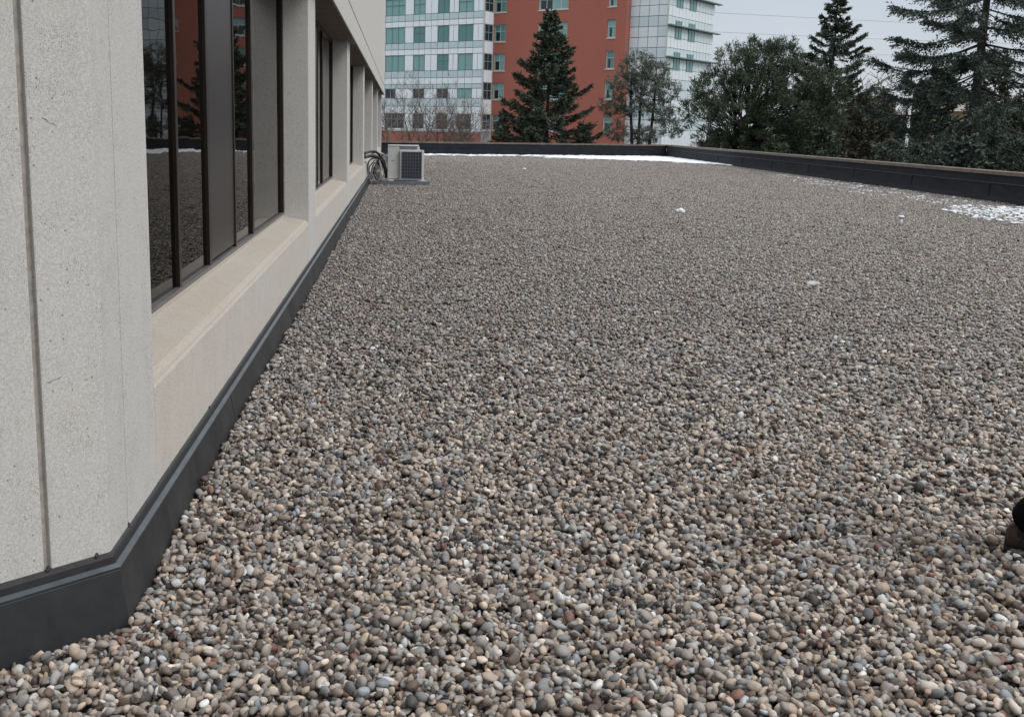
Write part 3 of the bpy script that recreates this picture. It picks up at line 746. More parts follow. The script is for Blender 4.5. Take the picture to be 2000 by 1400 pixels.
# ------------------------------------------------------------------ trees
def blade_mesh(name, P, D, L, Wd, T, mat, parent, r):
    """diamond shaped leaf blades: base P, unit direction D, length L, width Wd, tint T"""
    n_ = len(P); rnd = r.normal(0, 1, (n_, 3)); S = np.cross(D, rnd); S /= np.linalg.norm(S, axis=1, keepdims=True)+1e-9
    mid = P+D*(L*.5)[:, None]; V = np.stack([P, mid+S*(Wd*.5)[:, None], P+D*L[:, None], mid-S*(Wd*.5)[:, None]], 1)
    me = bpy.data.meshes.new(name); me.vertices.add(n_*4); me.vertices.foreach_set('co', V.reshape(-1).astype(np.float32))
    me.loops.add(n_*4); me.loops.foreach_set('vertex_index', np.arange(n_*4, dtype=np.int32))
    me.polygons.add(n_); me.polygons.foreach_set('loop_start', np.arange(0, n_*4, 4, dtype=np.int32)); me.update(calc_edges=True)
    a = me.attributes.new('tint', 'FLOAT', 'POINT'); a.data.foreach_set('value', np.repeat(T, 4).astype(np.float32))
    me.materials.append(mat); o = bpy.data.objects.new(name, me); link(o, parent); o.matrix_parent_inverse = rootinv(parent); return o
def unit(a): return a/(np.linalg.norm(a, axis=-1, keepdims=True)+1e-9)
def spruce(loc, top, rad, label, mat, seed, low=.04, dens=1.0, bl=.30, bw=.075, power=.85, gap=.0, droop=.25, rise=.55, whorl=.42, name='spruce_tree', group=None, cat='tree', tr=None):
    r = np.random.default_rng(seed); base = np.array([loc[0], loc[1], GZ]); Ht = top-GZ
    root = empty(name, tuple(base)); tag(root, label, cat, group)
    lean = r.normal(0, .006, 2)
    def axis(t): return base+np.array([lean[0]*Ht*t, lean[1]*Ht*t, Ht*t])
    tr = tr or Ht*.013
    tubes('trunk', [([axis(t) for t in (0, .2, .4, .6, .8, 1)], [tr*(1-t)**.8+.015 for t in (0, .2, .4, .6, .8, 1)])], M['bark'], root, 8)
    wood = []; PP = []; DD = []; LL = []; WW = []; TT = []
    z = low*Ht
    while z < Ht*.985:
        t = z/Ht; nb_ = int(r.integers(4, 7)); ph = r.uniform(0, 6.28)
        R0 = rad*((1-t)**power)*1.0+.12
        for k in range(nb_):
            if r.random() < gap: continue
            L = R0*r.uniform(.66, 1.12); az = ph+2*math.pi*k/nb_+r.normal(0, .22)
            h = np.array([math.cos(az), math.sin(az), 0]); elev = rise*t+.12-droop*(1-t)+r.normal(0, .07)
            m = max(4, int(L/.22)); s = np.linspace(0, 1, m)
            zc = L*(elev*s-.22*(1-t)*np.sin(s*math.pi*.75)+.22*s**3*(1-t*.5))
            p0 = axis(t)+np.array([0, 0, r.uniform(-.12, .12)])
            C = p0+h*(s*L)[:, None]; C[:, 2] += zc
            wood.append(([tuple(q) for q in C[::max(1, m//4)]]+[tuple(C[-1])], [max(.006, .011*L*(1-.85*i/(len(C[::max(1, m//4)])))) for i in range(len(C[::max(1, m//4)])+1)]))
            tang = unit(np.gradient(C, axis=0)); side = np.array([-h[1], h[0], 0])
            nt2 = max(6, int(L*dens*9)); u = np.sqrt(r.uniform(.03, 1, nt2)); ii = np.clip((u*(m-1)).astype(int), 0, m-1)
            q = C[ii]+tang[ii]*(r.uniform(-.1, .1, nt2))[:, None]; sg = r.choice([-1, 1], nt2)
            tl = np.clip(.36*L*(1-u*.7)+.12, .16, .85)*r.uniform(.6, 1.15, nt2)
            td = unit(tang[ii]*r.uniform(.45, 1.0, nt2)[:, None]+side*(sg*r.uniform(.35, 1.0, nt2))[:, None]+np.array([0, 0, 1])*(r.normal(-.28, .22, nt2))[:, None])
            tt = np.clip(r.normal(.42, .16)+r.normal(0, .10, nt2), 0, 1)
            nbld = 11
            for j in range(nbld):
                f = (j+r.uniform(0, 1, nt2))/nbld; ang = unit(np.cross(td, r.normal(0, 1, (nt2, 3))))
                PP.append(q+td*(tl*f)[:, None]); DD.append(unit(td*.9+ang*r.uniform(.3, 1.0, nt2)[:, None]))
                LL.append(bl*r.uniform(.6, 1.2, nt2)); WW.append(bw*r.uniform(.7, 1.3, nt2)); TT.append(np.clip(tt+r.normal(0, .10, nt2)+.30*(f-.5), 0, 1))
        z += whorl*r.uniform(.7, 1.25)*(1-.35*t)
    n0 = 40; q = axis(1)[None]+np.array([0, 0, 1])*r.uniform(-1.2, .05, n0)[:, None]
    PP.append(q); DD.append(unit(r.normal(0, 1, (n0, 3))+np.array([0, 0, .9]))); LL.append(np.full(n0, bl*.8)); WW.append(np.full(n0, bw)); TT.append(r.uniform(.2, .6, n0))
    tubes('branches', wood, M['bark'], root, 4)
    blade_mesh('crown', np.concatenate(PP), np.concatenate(DD), np.concatenate(LL), np.concatenate(WW), np.concatenate(TT), mat, root, r)
    return root
def pine(loc, lobes, label, mat, seed, tufts=420, tuft=.34, blades=26, bw=.055, trunks=None, name='pine_tree', shell=.55, limb=1.0):
    """lobes: (dx, dy, z, rx, rz) in metres; tufts of needles on the lobes, limbs running to them"""
    r = np.random.default_rng(seed); base = np.array([loc[0], loc[1], GZ]); root = empty(name, tuple(base)); tag(root, label, 'tree')
    zt = max(l[2] for l in lobes)
    ts = trunks or [(0, 0)]
    wood = []
    for dx, dy in ts:
        pts = [base+np.array([dx*.3, dy*.3, 0]), base+np.array([dx*.7+r.normal(0, .15), dy*.7, (zt-GZ)*.4]), base+np.array([dx, dy, (zt-GZ)*.75]), base+np.array([dx*1.05, dy, zt-GZ])]
        h_ = (zt-GZ)*.016; tubes('trunk', [([tuple(p) for p in pts], [h_, h_*.8, h_*.5, h_*.15])], M['bark'], root, 8)
    vol = np.array([l[3]**2*l[4] for l in lobes]); vol = vol**.75; vol /= vol.sum()
    PP, DD, LL, WW, TT = [], [], [], [], []
    for li, (dx, dy, z, rx, rz) in enumerate(lobes):
        n_ = max(6, int(tufts*vol[li])); d = unit(r.normal(0, 1, (n_, 3))); rad_ = r.uniform(shell, 1.05, n_)
        c = np.array([loc[0]+dx, loc[1]+dy, z]); q = c+d*np.array([rx, rx, rz])*rad_[:, None]
        tx_, ty_ = ts[li % len(ts)]; st = base+np.array([tx_*.8, ty_*.8, max(.25*(zt-GZ), (z-GZ)*(.72 if limb > .8 else .93))])
        for i in range(0, n_, 7):
            mid = st+(q[i]-st)*.55+r.normal(0, .2, 3); mid[2] -= .25
            wood.append(([tuple(st), tuple(mid), tuple(q[i])], [.06*limb, .035*limb, .012]))
        tb = np.clip(r.normal(.42, .17, n_)+.12*d[:, 2], 0, 1)
        for j in range(blades):
            up = np.array([0, 0, .55]); dd = unit(r.normal(0, .75, (n_, 3))+d*.5+up)
            PP.append(q+r.normal(0, .10*tuft/.34, (n_, 3))-dd*.05); DD.append(dd); LL.append(tuft*r.uniform(.6, 1.15, n_)); WW.append(bw*r.uniform(.7, 1.3, n_)); TT.append(np.clip(tb+r.normal(0, .12, n_), 0, 1))
    tubes('branches', wood, M['bark'], root, 4)
    blade_mesh('crown', np.concatenate(PP), np.concatenate(DD), np.concatenate(LL), np.concatenate(WW), np.concatenate(TT), mat, root, r)
    return root
def bare_tree(loc, top, spread, label, seed, mat, depth=5, group=None, name='bare_tree', thick=.07, twigr=.014, cat='tree', stems=2, k=3):
    r = random.Random(seed); root = empty(name, (loc[0], loc[1], GZ)); tag(root, label, cat, group); H = top-GZ
    main, tw_ = [], []
    def grow(p, d, L, rad, lv):
        pts = [p]; q = Vector(p)
        for i in range(3):
            d = (d+Vector((r.gauss(0, .13), r.gauss(0, .13), r.gauss(.04, .08)))).normalized(); q = q+d*L/3; pts.append(tuple(q))
        (main if lv < 2 else tw_).append((pts, [rad, rad*.85, rad*.72, rad*.6]))
        if lv >= depth: return
        for i in range(k if lv else k+1):
            nd = (d+Vector((r.gauss(0, spread), r.gauss(0, spread), r.gauss(.08, .25)))).normalized()
            st = Vector(pts[r.choice((1, 2, 3, 3))]); grow(tuple(st), nd, L*r.uniform(.58, .82), max(twigr, rad*.58), lv+1)
    for s in range(stems):
        grow((loc[0]+r.gauss(0, .25), loc[1]+r.gauss(0, .25), GZ), Vector((r.gauss(0, .12), r.gauss(0, .12), 1)).normalized(), H*.40, thick, 0)
    tubes('trunk', main, mat, root, 5); tubes('crown', tw_, mat, root, 3)
    return root
spruce((10.95, 85), 10.4, 5.6, 'conical dark spruce standing alone in front of the red brick block', M['spruce'], 21, dens=3.0, rise=.28, droop=.38, power=.84, whorl=.47, gap=.06, bl=.19, bw=.07)
spruce((8.1, 90), 2.9, 2.3, 'low bushy spruce at the left foot of the lone conical spruce', M['spruce_brown'], 27, dens=1.6, low=.05, bl=.2, bw=.08)
spruce((13.6, 84), 2.2, 2.0, 'squat dark spruce at the right foot of the lone conical spruce', M['spruce'], 28, dens=1.8, low=.05, bl=.2, bw=.08)
pine((18.7, 88), [(-.6, 0, 6.4, 1.3, 1.2), (.9, .4, 6.1, 1.2, 1.0), (-1.6, 0, 5.0, 1.2, 1.0), (.2, -.5, 5.0, 1.4, 1.0), (1.9, 0, 4.6, 1.1, .9), (-2.2, .3, 3.4, 1.1, .9), (-.5, -.3, 3.4, 1.3, .8), (1.5, .2, 3.0, 1.2, .8), (2.4, -.2, 1.8, 1.0, .8), (-1.9, 0, 1.5, 1.0, .8), (.3, 0, 1.2, 1.2, .7)],
     'thin grey green pine with see-through crown between brick block and dense pine', M['pine_grey'], 31, tufts=1100, tuft=.28, blades=18, bw=.045, trunks=[(-.15, 0), (.95, .2), (-.9, .1)], limb=.4)
pine((22.4, 72), [(4.6, .5, 4.3, 1.4, 1.4), (4.9, 0, 2.2, 1.6, 1.3), (4.4, -.5, .4, 1.7, 1.0), (.2, 0, 6.0, 1.7, 1.4), (1.7, .3, 6.2, 1.5, 1.3), (-1.3, 0, 5.6, 1.5, 1.3), (-2.6, .3, 4.2, 1.6, 1.2), (0, -.8, 4.2, 1.9, 1.4), (2.7, 0, 4.7, 1.8, 1.5), (3.7, .4, 3.3, 1.5, 1.3), (-3.4, 0, 2.8, 1.4, 1.0), (-1.5, -1, 2.6, 1.7, 1.2), (1.3, -1.2, 2.8, 1.9, 1.3), (3.0, -.8, 1.8, 1.7, 1.1), (-2.4, 0, 1.0, 1.5, .8), (.3, -.8, .9, 1.8, .9), (2.5, -.6, .3, 1.8, .9), (-.6, 0, -.8, 2.2, 1.0)],
     'dense broad dark green pine standing behind the far right roof corner', M['pine'], 33, tufts=1900, tuft=.34, blades=34, bw=.042, trunks=[(-.4, 0), (.8, .2), (-1.2, .3)])
spruce((30.3, 80), 11.3, 5.8, 'tall narrow spruce with open tiers rising beside the dense pine', M['spruce'], 41, dens=3.2, gap=.15, rise=.30, droop=.25, power=.80, whorl=.66, bl=.19, bw=.07)
spruce((21.3, 42), 12.5, 5.9, 'largest spruce with long open boughs at the right edge behind the parapet', M['spruce_blue'], 43, dens=4.4, gap=.13, rise=.02, droop=.62, power=.62, whorl=.66, bl=.14, bw=.048, low=.10, tr=.26)
for i, (x, y, t_, rr, mm, lab) in enumerate([
    (24.6, 60, 3.6, 3.0, 'spruce_brown', 'brownish young spruce right of the dense pine'),
    (19.6, 52, 1.7, 2.6, 'spruce', 'low dark spruce just behind the right parapet below the dense pine'),
    (18.6, 37, 1.55, 2.3, 'spruce_blue', 'blue green young spruce behind the right parapet left of the largest spruce'),
    (19.8, 34, 1.15, 2.0, 'spruce_blue', 'short blue green spruce at the right edge just over the parapet'),
    (26.8, 58, 4.3, 2.6, 'spruce', 'dark spruce behind the left boughs of the largest spruce'),
    (29.5, 62, 5.6, 3.0, 'spruce', 'dark spruce behind the trunk of the largest spruce'),
    (34.5, 66, 6.4, 3.0, 'spruce_brown', 'brownish spruce at the right edge behind the largest spruce'),
    (21.0, 62, .9, 2.8, 'pine', 'low green conifer bush at the foot of the dense pine'),
    (17.4, 46, .95, 1.9, 'spruce_blue', 'low bluish spruce bush just beyond the middle of the right parapet'),
    (24.0, 47, 2.6, 2.8, 'spruce_blue', 'mid height blue green spruce behind the lower trunk of the largest spruce'),
    (27.5, 50, 3.4, 3.0, 'spruce', 'dark spruce filling the right edge behind the largest spruce boughs'),
    (31.0, 74, 3.0, 3.2, 'spruce', 'dark low spruce under the tall narrow spruce'),
    (37.5, 88, 5.0, 3.6, 'spruce_brown', 'distant brownish conifer right of the tall narrow spruce')]):
    spruce((x, y), t_, rr, lab, M[mm], 60+i, dens=2.2, droop=.16, power=.72, low=.06, bl=.19, bw=.08, whorl=.48, gap=.05)
for i, (x, y, t_, s) in enumerate([(-1.2, 131, 5.0, 1), (1.7, 131.5, 5.6, 2), (4.1, 132, 6.2, 3), (6.6, 131, 5.0, 4), (8.2, 129, 3.9, 5)]):
    bare_tree((x, y), t_, .52, ['leftmost', 'second from left', 'middle', 'second from right', 'rightmost'][i]+' of the bare leafless trees before the white panelled block', 80+s, M['twig'], 5, 'bare trees before the white block', thick=.11, twigr=.016, stems=2)
for i, (x, y, t_, lab) in enumerate([(36.5, 92, 5.0, 'brown leafless thicket tree right of the tall narrow spruce'), (41, 95, 4.4, 'brown leafless tree farther right behind the pale pole'), (30.5, 70, 2.0, 'brown bare shrub in front of the pale pole')]):
    bare_tree((x, y), t_, .6, lab, 95+i, M['twig_brown'], 5, None, thick=.10, twigr=.024, stems=4, k=3)
wd = np.random.default_rng(5); PP, DD, LL, WW, TT = [], [], [], [], []
# far wooded belt behind everything on the right, one mass
nW = 26000; xw = wd.uniform(36, 150, nW); hW = 6.5+1.6*np.sin(xw*.21)+1.2*np.sin(xw*.53+1)+.7*np.sin(xw*1.3)
zw = GZ+hW*np.sqrt(wd.uniform(0, 1, nW)); Pq = np.stack([xw, 150+wd.uniform(0, 6, nW)+.25*(100-xw)*.4, zw], -1)
tmp = empty('far_woodland', (60, 150, GZ)); 
ob = blade_mesh('far_woodland', Pq, unit(wd.normal(0, 1, (nW, 3))+np.array([0, 0, .8])), wd.uniform(.5, 1.0, nW), wd.uniform(.18, .4, nW), np.clip(wd.normal(.35, .2, nW), 0, 1), M['spruce_brown'], tmp, wd)
ob.parent = None; ob.matrix_parent_inverse = Matrix.Identity(4); bpy.data.objects.remove(tmp)
ob.name = 'far_woodland'; tag(ob, 'far belt of dull brown green woodland behind the right-hand trees', kind='stuff')

# ------------------------------------------------------------------ pole and overhead wires
lp = empty('utility_pole', (22.5, 50, GZ)); tag(lp, 'slim pale pole standing among the conifers left of the largest spruce', 'pole')
tubes('post', [([(22.5, 50, GZ), (22.5, 50, 3.55)], [.08, .06])], M['pole'], lp, 10)
tubes('cap', [([(22.5, 50, 3.55), (22.5, 50, 3.59), (22.5, 50, 3.65)], [.08, .08, .04])], M['pole'], lp, 10)
for i, (za, zb, lab) in enumerate([(16.95, 15.2, 'topmost overhead wire across the pale sky'), (14.5, 13.3, 'middle overhead wire across the pale sky'), (11.9, 12.3, 'lowest overhead wire across the pale sky')]):
    pts = [(34+(110-34)*s/24, 150, za+(zb-za)*s/24-1.0*math.sin(math.pi*s/24)*.35) for s in range(25)]
    tag(tubes('overhead_wire', [(pts, .020)], M['wire'], None, 5), lab, 'wire', 'overhead wires')

# ------------------------------------------------------------------ condenser, skid, cables
ac = empty('condenser_unit', (.1, 31.7, 0)); tag(ac, 'pale grey air conditioning condenser with dark grille on a metal skid', 'air conditioner')
box('cabinet', -.38, .52, 31.62, 32.05, .13, 1.05, M['ac_white'], ac, .03)
box('top_lid', -.37, .50, 31.60, 32.07, 1.052, 1.085, M['ac_top'], ac, .012)
box('discharge_slot', -.08, .45, 31.604, 31.618, .965, 1.035, M['skid'], ac)
box('side_panel', -.372, -.05, 31.585, 31.617, .15, 1.03, M['ac_white'], ac, .008)
box('grille_housing', -.035, .64, 31.50, 31.60, .12, .955, M['ac_top'], ac, .014)
cf = box('coil', .02, .575, 31.485, 31.499, .165, .905, M['ac_dark'], ac)
for i in range(8): x = .03+i*.0765; box('guard_bar', x-.006, x+.006, 31.462, 31.474, .165, .905, M['ac_bar'], ac)
for i in range(9): z = .175+i*.09; box('guard_bar', .02, .575, 31.475, 31.484, z-.006, z+.006, M['ac_bar'], ac)
box('frame_post', .585, .645, 31.47, 31.498, .12, .955, M['ac_top'], ac, .006)
box('nameplate', -.27, -.20, 31.580, 31.584, .64, .66, M['ac_bar'], ac)
box('valve_cover', -.47, -.39, 31.66, 31.84, .58, .80, M['ac_white'], ac, .02)
for y in (31.42, 31.98): box('skid_rail', -.60, .82, y, y+.07, .0, .095, M['skid'], ac, .008)
box('skid_rail', -.50, .76, 31.50, 31.97, .05, .085, M['skid'], ac, .006)
box('foot', .55, .68, 31.43, 31.60, .097, .122, M['ac_top'], ac, .006); box('foot', -.36, -.2, 31.43, 31.60, .097, .128, M['ac_top'], ac, .006)
def arc(pts, n_=14):
    P = [Vector(p) for p in pts]; P = [P[0]]+P+[P[-1]]; o = []
    for i in range(1, len(P)-2):
        for j in range(n_):
            t = j/n_; a, b, c, d = P[i-1], P[i], P[i+1], P[i+2]
            o.append(.5*((2*b)+(c-a)*t+(2*a-5*b+4*c-d)*t*t+(3*b-a-3*c+d)*t**3))
    o.append(P[-2]); return o
def cable(name, pts, rad, mat, label, cat):
    o = tubes(name, [(arc(pts), rad)], mat, None, 8); return tag(o, label, cat, 'pipes and cables beside the condenser')
cable('refrigerant_pipe', [(-.95, 29.3, .80), (-.88, 30.4, .80), (-.72, 31.0, .78), (-.55, 31.5, .64), (-.43, 31.66, .40), (-.40, 31.7, .16)], .050, M['cable_black'], 'thick black insulated pipe arching from the wall down beside the condenser', 'pipe')
cable('refrigerant_pipe', [(-.95, 29.3, .90), (-.86, 30.5, .91), (-.70, 31.1, .90), (-.56, 31.5, .74), (-.46, 31.7, .55), (-.45, 31.75, .3)], .036, M['cable_black'], 'thinner black insulated pipe running just above the thick one', 'pipe')
cable('refrigerant_pipe', [(-.95, 29.5, .85), (-.82, 30.8, .86), (-.68, 31.3, .88), (-.50, 31.62, .82), (-.40, 31.8, .72)], .026, M['cable_light'], 'pale metal pipe reaching the valve cover of the condenser', 'pipe')
rc = random.Random(4)
labs = ['outermost loop of grey cable coiled between wall and condenser', 'second grey cable loop inside the outermost coil', 'small pale cable loop hanging from the pipe bundle', 'dark cable loop resting on the skid end', 'innermost pale cable loop by the thick black pipe']
for i, lab in enumerate(labs):
    c = Vector((-.74+.03*i, 31.25+.08*i, .40-.02*i)); a, b = (.19-.025*i), (.34-.045*i); pts = []
    for j in range(15):
        t = 2*math.pi*j/13+.4*i; pts.append((c.x+a*math.cos(t)+rc.gauss(0, .012), c.y+.05*math.sin(2*t)+j*.008, max(.03, c.z+b*math.sin(t)+rc.gauss(0, .02))))
    cable('coiled_cable', pts, .017 if i % 2 else .022, M[('cable_grey', 'cable_grey', 'cable_light', 'cable_black', 'cable_light')[i]], lab, 'cable')
cb = box('junction_box', -.66, -.52, 31.40, 31.48, .10, .34, M['cable_grey'], None, .01); tag(cb, 'small grey junction box standing between coiled cables and condenser', 'junction box')

# ------------------------------------------------------------------ snow, vents
def snow(name, polys, n_, smin, smax, label, seed, z=.012, sheet=None):
    r = np.random.default_rng(seed); bm = bmesh.new(); bmesh.ops.create_icosphere(bm, subdivisions=1, radius=1)
    SV = np.array([v.co[:] for v in bm.verts]); SF = np.array([[v.index for v in f.verts] for f in bm.faces]); bm.free()
    V = []; Fa = []; o = 0
    def inside(p, poly):
        c = False; j = len(poly)-1
        for i in range(len(poly)):
            if (poly[i][1] > p[1]) != (poly[j][1] > p[1]) and p[0] < (poly[j][0]-poly[i][0])*(p[1]-poly[i][1])/(poly[j][1]-poly[i][1])+poly[i][0]: c = not c
            j = i
        return c
    for poly, nn_, ed in polys:
        xs_ = [p[0] for p in poly]; ys_ = [p[1] for p in poly]; k = 0; tries = 0
        while k < nn_ and tries < nn_*40:
            tries += 1; p = (r.uniform(min(xs_), max(xs_)), r.uniform(min(ys_), max(ys_)))
            if not inside(p, poly): continue
            if ed and math.sin(p[0]*5.1+math.sin(p[1]*2.3)*1.5)*math.sin(p[1]*1.9+math.sin(p[0]*3)) + r.normal(0, .35) < ed: continue
            s = r.uniform(smin, smax); sc = np.array([s*r.uniform(.7, 1.5), s*r.uniform(.7, 1.5), min(.035, s*.30)])
            a = r.uniform(0, 6.28); ca, sa = math.cos(a), math.sin(a); Q = SV*sc*(1+.18*r.normal(0, 1, (len(SV), 1)))
            Q = np.stack([Q[:, 0]*ca-Q[:, 1]*sa+p[0], Q[:, 0]*sa+Q[:, 1]*ca+p[1], Q[:, 2]+z], -1)
            V.append(Q); Fa.append(SF+o); o += len(SV); k += 1
    o_ = mobj(name, np.concatenate(V).tolist(), np.concatenate(Fa).tolist(), M['snow'], None, True); return tag(o_, label, kind='stuff')
snow('snow_patch', [([(1.2, 64.6), (16.25, 67.2), (16.3, 69.4), (1.0, 66.0)], 330, .15), ([(8, 62.5), (13.5, 58.5), (15.9, 53), (16.2, 68), (9, 66.2)], 1500, -.55), ([(-.4, 63.6), (8, 64.2), (8, 65.8), (-.4, 65.3)], 120, .3)], 0, .12, .38, 'bright strip of leftover snow along the far parapet', 3, .02)
snow('snow_patch', [([(13.0, 25.8), (14.45, 25.4), (14.3, 19.8), (11.5, 20.2), (11.3, 21.8), (11.8, 24.3)], 900, .0), ([(12.4, 24.6), (14.4, 24.8), (14.3, 20.5), (12.6, 21.0)], 350, 0)], 0, .015, .055, 'broken patch of leftover snow by the right parapet at the picture edge', 4)
snow('snow_patch', [([(12.6, 26), (14.4, 27), (15.2, 40), (14.6, 44), (13.0, 37), (12.4, 30)], 520, .25)], 0, .012, .035, 'faint scattered snow crumbs along the middle of the right parapet', 5, .008)
def lump(name, loc, sx, sy, sz, mat, label, cat, seed):
    bm = bmesh.new(); bmesh.ops.create_icosphere(bm, subdivisions=3, radius=1); r = random.Random(seed)
    a = [Vector((r.gauss(0, 1), r.gauss(0, 1), r.gauss(0, 1)))*2 for _ in range(4)]
    for v in bm.verts:
        d = v.co.copy(); k = 1+sum(.10*math.sin(d.dot(q)+i) for i, q in enumerate(a)); v.co = Vector((d.x*sx*k+loc[0], d.y*sy*k+loc[1], d.z*sz*k+loc[2]))
    return tag(bm_obj(name, bm, mat, None, True), label, cat)
lump('snow_lump', (5.62, 22.3, .02), .085, .08, .06, M['snow'], 'small round white lump of snow alone on the gravel', 'snow lump', 2)
lump('snow_lump', (4.9, 44.5, .02), .07, .09, .03, M['snow'], 'tiny white snow lump on the far gravel right of the condenser', 'snow lump', 8)
vp_ = empty('vent_pipe', (9.0, 19.9, 0)); tag(vp_, 'short pale vent pipe standing in the gravel near the right parapet', 'vent pipe')
tubes('pipe', [([(9.0, 19.9, -.05), (9.0, 19.9, .13)], .035)], M['cable_light'], vp_, 14)
tubes('cap', [([(9.0, 19.9, .13), (9.0, 19.9, .15), (9.0, 19.9, .17)], [.055, .06, .04])], M['ac_top'], vp_, 14)
pale = lump('stone_slab', (4.48, 11.85, .0), .075, .06, .026, plain('pale_stone', (.33, .33, .33), .8, 0, .2, 20), 'flat pale grey stone lying in the gravel at middle right', 'stone', 12)

# ------------------------------------------------------------------ person walking out of the picture on the right
def dress(name, joints, edges_, radii, mat, parent, sub_=2):
    me = bpy.data.meshes.new(name); me.from_pydata([tuple(j) for j in joints], edges_, []); me.materials.append(mat)
    o = bpy.data.objects.new(name, me); link(o, parent)
    if parent: o.matrix_parent_inverse = rootinv(parent)
    s = o.modifiers.new('skin', 'SKIN'); s.use_smooth_shade = True
    if not me.skin_vertices: bpy.context.view_layer.objects.active = o
    for i, q in enumerate(radii): me.skin_vertices[0].data[i].radius = q if hasattr(q, '__len__') else (q, q)
    me.skin_vertices[0].data[0].use_root = True
    u_ = o.modifiers.new('sub', 'SUBSURF'); u_.levels = sub_; u_.render_levels = sub_
    return o
hd = Vector((.72, -.69, 0)).normalized(); lf = Vector((-hd.y, hd.x, 0))
HP = Vector((2.415, 4.115, 0))                       # rear heel
pe = empty('person', (HP.x+hd.x*.40-lf.x*.0, HP.y+hd.y*.40, 0)); tag(pe, 'person in black trousers and brown leather boots walking off the right edge', 'person')
m_tr = plain('black_cloth', (.005, .005, .0055), .95, 0, .2, 30, .05); m_jk = plain('dark_jacket', (.02, .022, .028), .85, 0, .2, 20)
m_bt = plain('brown_leather', (.045, .025, .018), .45, 0, .35, 25); m_so = plain('boot_sole', (.015, .012, .010), .8)
m_sk = plain('skin', (.42, .26, .19), .55, 0, .06, 10); m_hr = plain('dark_hair', (.03, .02, .015), .7, 0, .2, 40)
C0 = HP+hd*.42-lf*.09
def bp(f, l, z): q = C0+hd*f+lf*l; return Vector((q.x, q.y, z))
pel = bp(0, 0, .90); kneeR = bp(-.10, .10, .50); ankR = HP+hd*.075+Vector((0, 0, .11)); kneeF = bp(.20, -.10, .50); ankF = bp(.36, -.10, .10)
hipR, hipF = bp(-.01, .095, .88), bp(.01, -.095, .88)
chest = bp(.05, 0, 1.28); neck = bp(.07, 0, 1.46); headc = bp(.11, 0, 1.60); crown_ = bp(.10, 0, 1.70)
shL, shR = bp(.05, .18, 1.40), bp(.05, -.18, 1.40); elL, elR = bp(.12, .24, 1.14), bp(-.08, -.24, 1.14); wrL, wrR = bp(.30, .22, .98), bp(.04, -.25, .92)
J = [pel, bp(.03, 0, 1.08), chest, neck, headc, crown_, shL, elL, wrL, shR, elR, wrR, hipR, kneeR, ankR, hipF, kneeF, ankF]
Ed = [(0, 1), (1, 2), (2, 3), (3, 4), (4, 5), (2, 6), (6, 7), (7, 8), (2, 9), (9, 10), (10, 11), (0, 12), (12, 13), (13, 14), (0, 15), (15, 16), (16, 17)]
Rd = [(.13, .10), (.12, .09), (.14, .10), .052, (.085, .092), (.065, .07), .05, .04, .027, .05, .04, .027, .08, .055, .04, .08, .055, .04]
dress('body', J, Ed, Rd, m_sk, pe)
# hands
def hand(wr, el, side):
    d = (wr-el).normalized(); s = lf*side; nrm = d.cross(s).normalized(); js = [wr, wr+d*.045, wr+d*.09]; ed = [(0, 1), (1, 2)]; rd = [.022, (.032, .016), (.036, .014)]
    for i, (o, L) in enumerate(((-.027, .062), (-.009, .072), (.009, .068), (.026, .052))):
        b = len(js); root_ = wr+d*.085+s.cross(nrm).cross(nrm)*0+hd*o
        js += [root_, root_+d*L*.55-s*.006, root_+d*L-s*.022]; ed += [(2, b), (b, b+1), (b+1, b+2)]; rd += [.010, .009, .007]
    b = len(js); js += [wr+d*.03+hd*.03, wr+d*.065+hd*.05-s*.01, wr+d*.095+hd*.052-s*.02]; ed += [(1, b), (b, b+1), (b+1, b+2)]; rd += [.012, .010, .008]
    return dress('hand', js, ed, rd, m_sk, pe)
hand(wrL, elL, 1); hand(wrR, elR, -1)
# face and hair
def blob(name, c, sx, sy, sz, mat):
    bm = bmesh.new(); bmesh.ops.create_uvsphere(bm, u_segments=16, v_segments=10, radius=1)
    for v in bm.verts: q = c+hd*v.co.x*sx+lf*v.co.y*sy+Vector((0, 0, v.co.z*sz)); v.co = q
    return bm_obj(name, bm, mat, pe, True)
blob('hair', headc+Vector((0, 0, .055))-hd*.022, .100, .088, .085, m_hr)
for s in (-1, 1):
    blob('ear', headc+lf*s*.083+hd*.0, .016, .010, .028, m_sk); blob('eye', headc+hd*.083+lf*s*.032+Vector((0, 0, .005)), .008, .013, .009, m_so)
blob('nose', headc+hd*.100+Vector((0, 0, -.022)), .018, .012, .020, m_sk); blob('mouth', headc+hd*.088+Vector((0, 0, -.058)), .008, .024, .006, plain('lip', (.30, .12, .10), .5))
dress('jacket', [bp(.01, 0, .84), bp(.03, 0, 1.08), chest, bp(.065, 0, 1.43), shL, elL, wrL-(wrL-elL).normalized()*.02, shR, elR, wrR-(wrR-elR).normalized()*.02],
      [(0, 1), (1, 2), (2, 3), (2, 4), (4, 5), (5, 6), (2, 7), (7, 8), (8, 9)], [(.175, .135), (.16, .125), (.175, .13), .075, .075, .062, .048, .075, .062, .048], m_jk, pe)
cuR = HP+hd*.055+Vector((0, 0, .085)); cuF = bp(.355, -.10, .12)
dress('trousers', [pel, hipR, kneeR, kneeR+(cuR-kneeR)*.6, cuR, hipF, kneeF, kneeF+(cuF-kneeF)*.6, cuF], [(0, 1), (1, 2), (2, 3), (3, 4), (0, 5), (5, 6), (6, 7), (7, 8)],
      [(.15, .12), .105, .085, .088, .105, .105, .085, .085, .10], m_tr, pe)
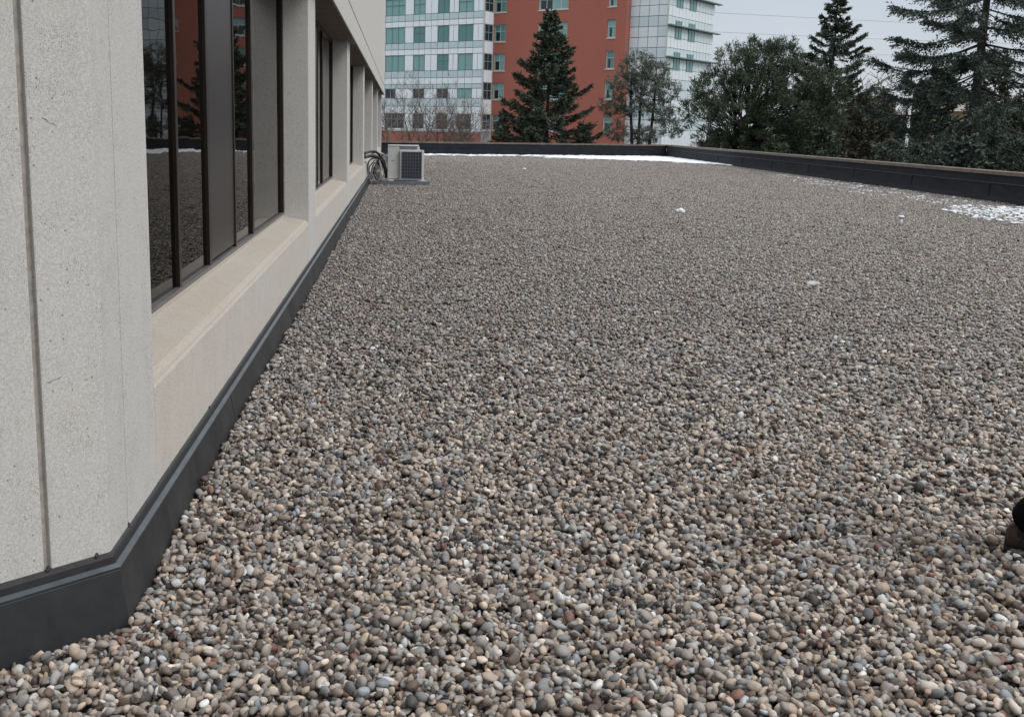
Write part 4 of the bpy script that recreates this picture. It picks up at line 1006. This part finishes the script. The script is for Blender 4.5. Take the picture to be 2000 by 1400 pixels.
def boot(heel, name='boot'):
    sec = [(-.005, .012, .02, .06), (.0, .028, .012, .10), (.02, .037, .010, .125), (.06, .039, .010, .13), (.10, .037, .010, .118), (.14, .040, .010, .095), (.19, .047, .010, .080), (.23, .049, .010, .070), (.265, .042, .012, .058), (.285, .026, .016, .042), (.292, .008, .022, .034)]
    vs = []; fs = []; K = 14
    for f, w, z0, z1 in sec:
        for k in range(K):
            t = 2*math.pi*k/K; cx_, cz = math.cos(t), math.sin(t); e = .75
            q = heel+hd*f+lf*(w*math.copysign(abs(cx_)**e, cx_)); vs.append((q.x, q.y, (z0+z1)/2+(z1-z0)/2*math.copysign(abs(cz)**e, cz)))
    for i in range(len(sec)-1):
        for k in range(K): fs.append((i*K+k, i*K+(k+1) % K, (i+1)*K+(k+1) % K, (i+1)*K+k))
    fs.append(tuple(range(K))); fs.append(tuple(reversed(range((len(sec)-1)*K, len(sec)*K))))
    b = mobj(name, vs, fs, m_bt, pe, True)
    pl = [(-.008, .016), (.002, .031), (.05, .041), (.10, .038), (.15, .042), (.21, .051), (.25, .046), (.285, .028), (.296, .008)]
    o2 = [(f, w) for f, w in pl]+[(f, -w) for f, w in reversed(pl)]
    pts = [heel+hd*f+lf*w for f, w in o2]; prism('sole', [(q.x, q.y) for q in pts][::-1], -.012, .022, m_so, b, .004)
    # heel counter seam and ankle shaft
    tubes('shaft', [([heel+hd*.06+Vector((0, 0, .07)), heel+hd*.07+Vector((0, 0, .13)), heel+hd*.09+Vector((0, 0, .18))], [.042, .044, .046])], m_bt, b, 14)
    tubes('seam', [([heel+hd*.045+lf*.041+Vector((0, 0, .03)), heel+hd*.062+lf*.043+Vector((0, 0, .07)), heel+hd*.055+lf*.040+Vector((0, 0, .105))], .003), ([heel+hd*.045-lf*.041+Vector((0, 0, .03)), heel+hd*.062-lf*.043+Vector((0, 0, .07)), heel+hd*.055-lf*.040+Vector((0, 0, .105))], .003)], m_jk, b, 5)
boot(HP); boot(bp(.355-.075, -.10, 0))
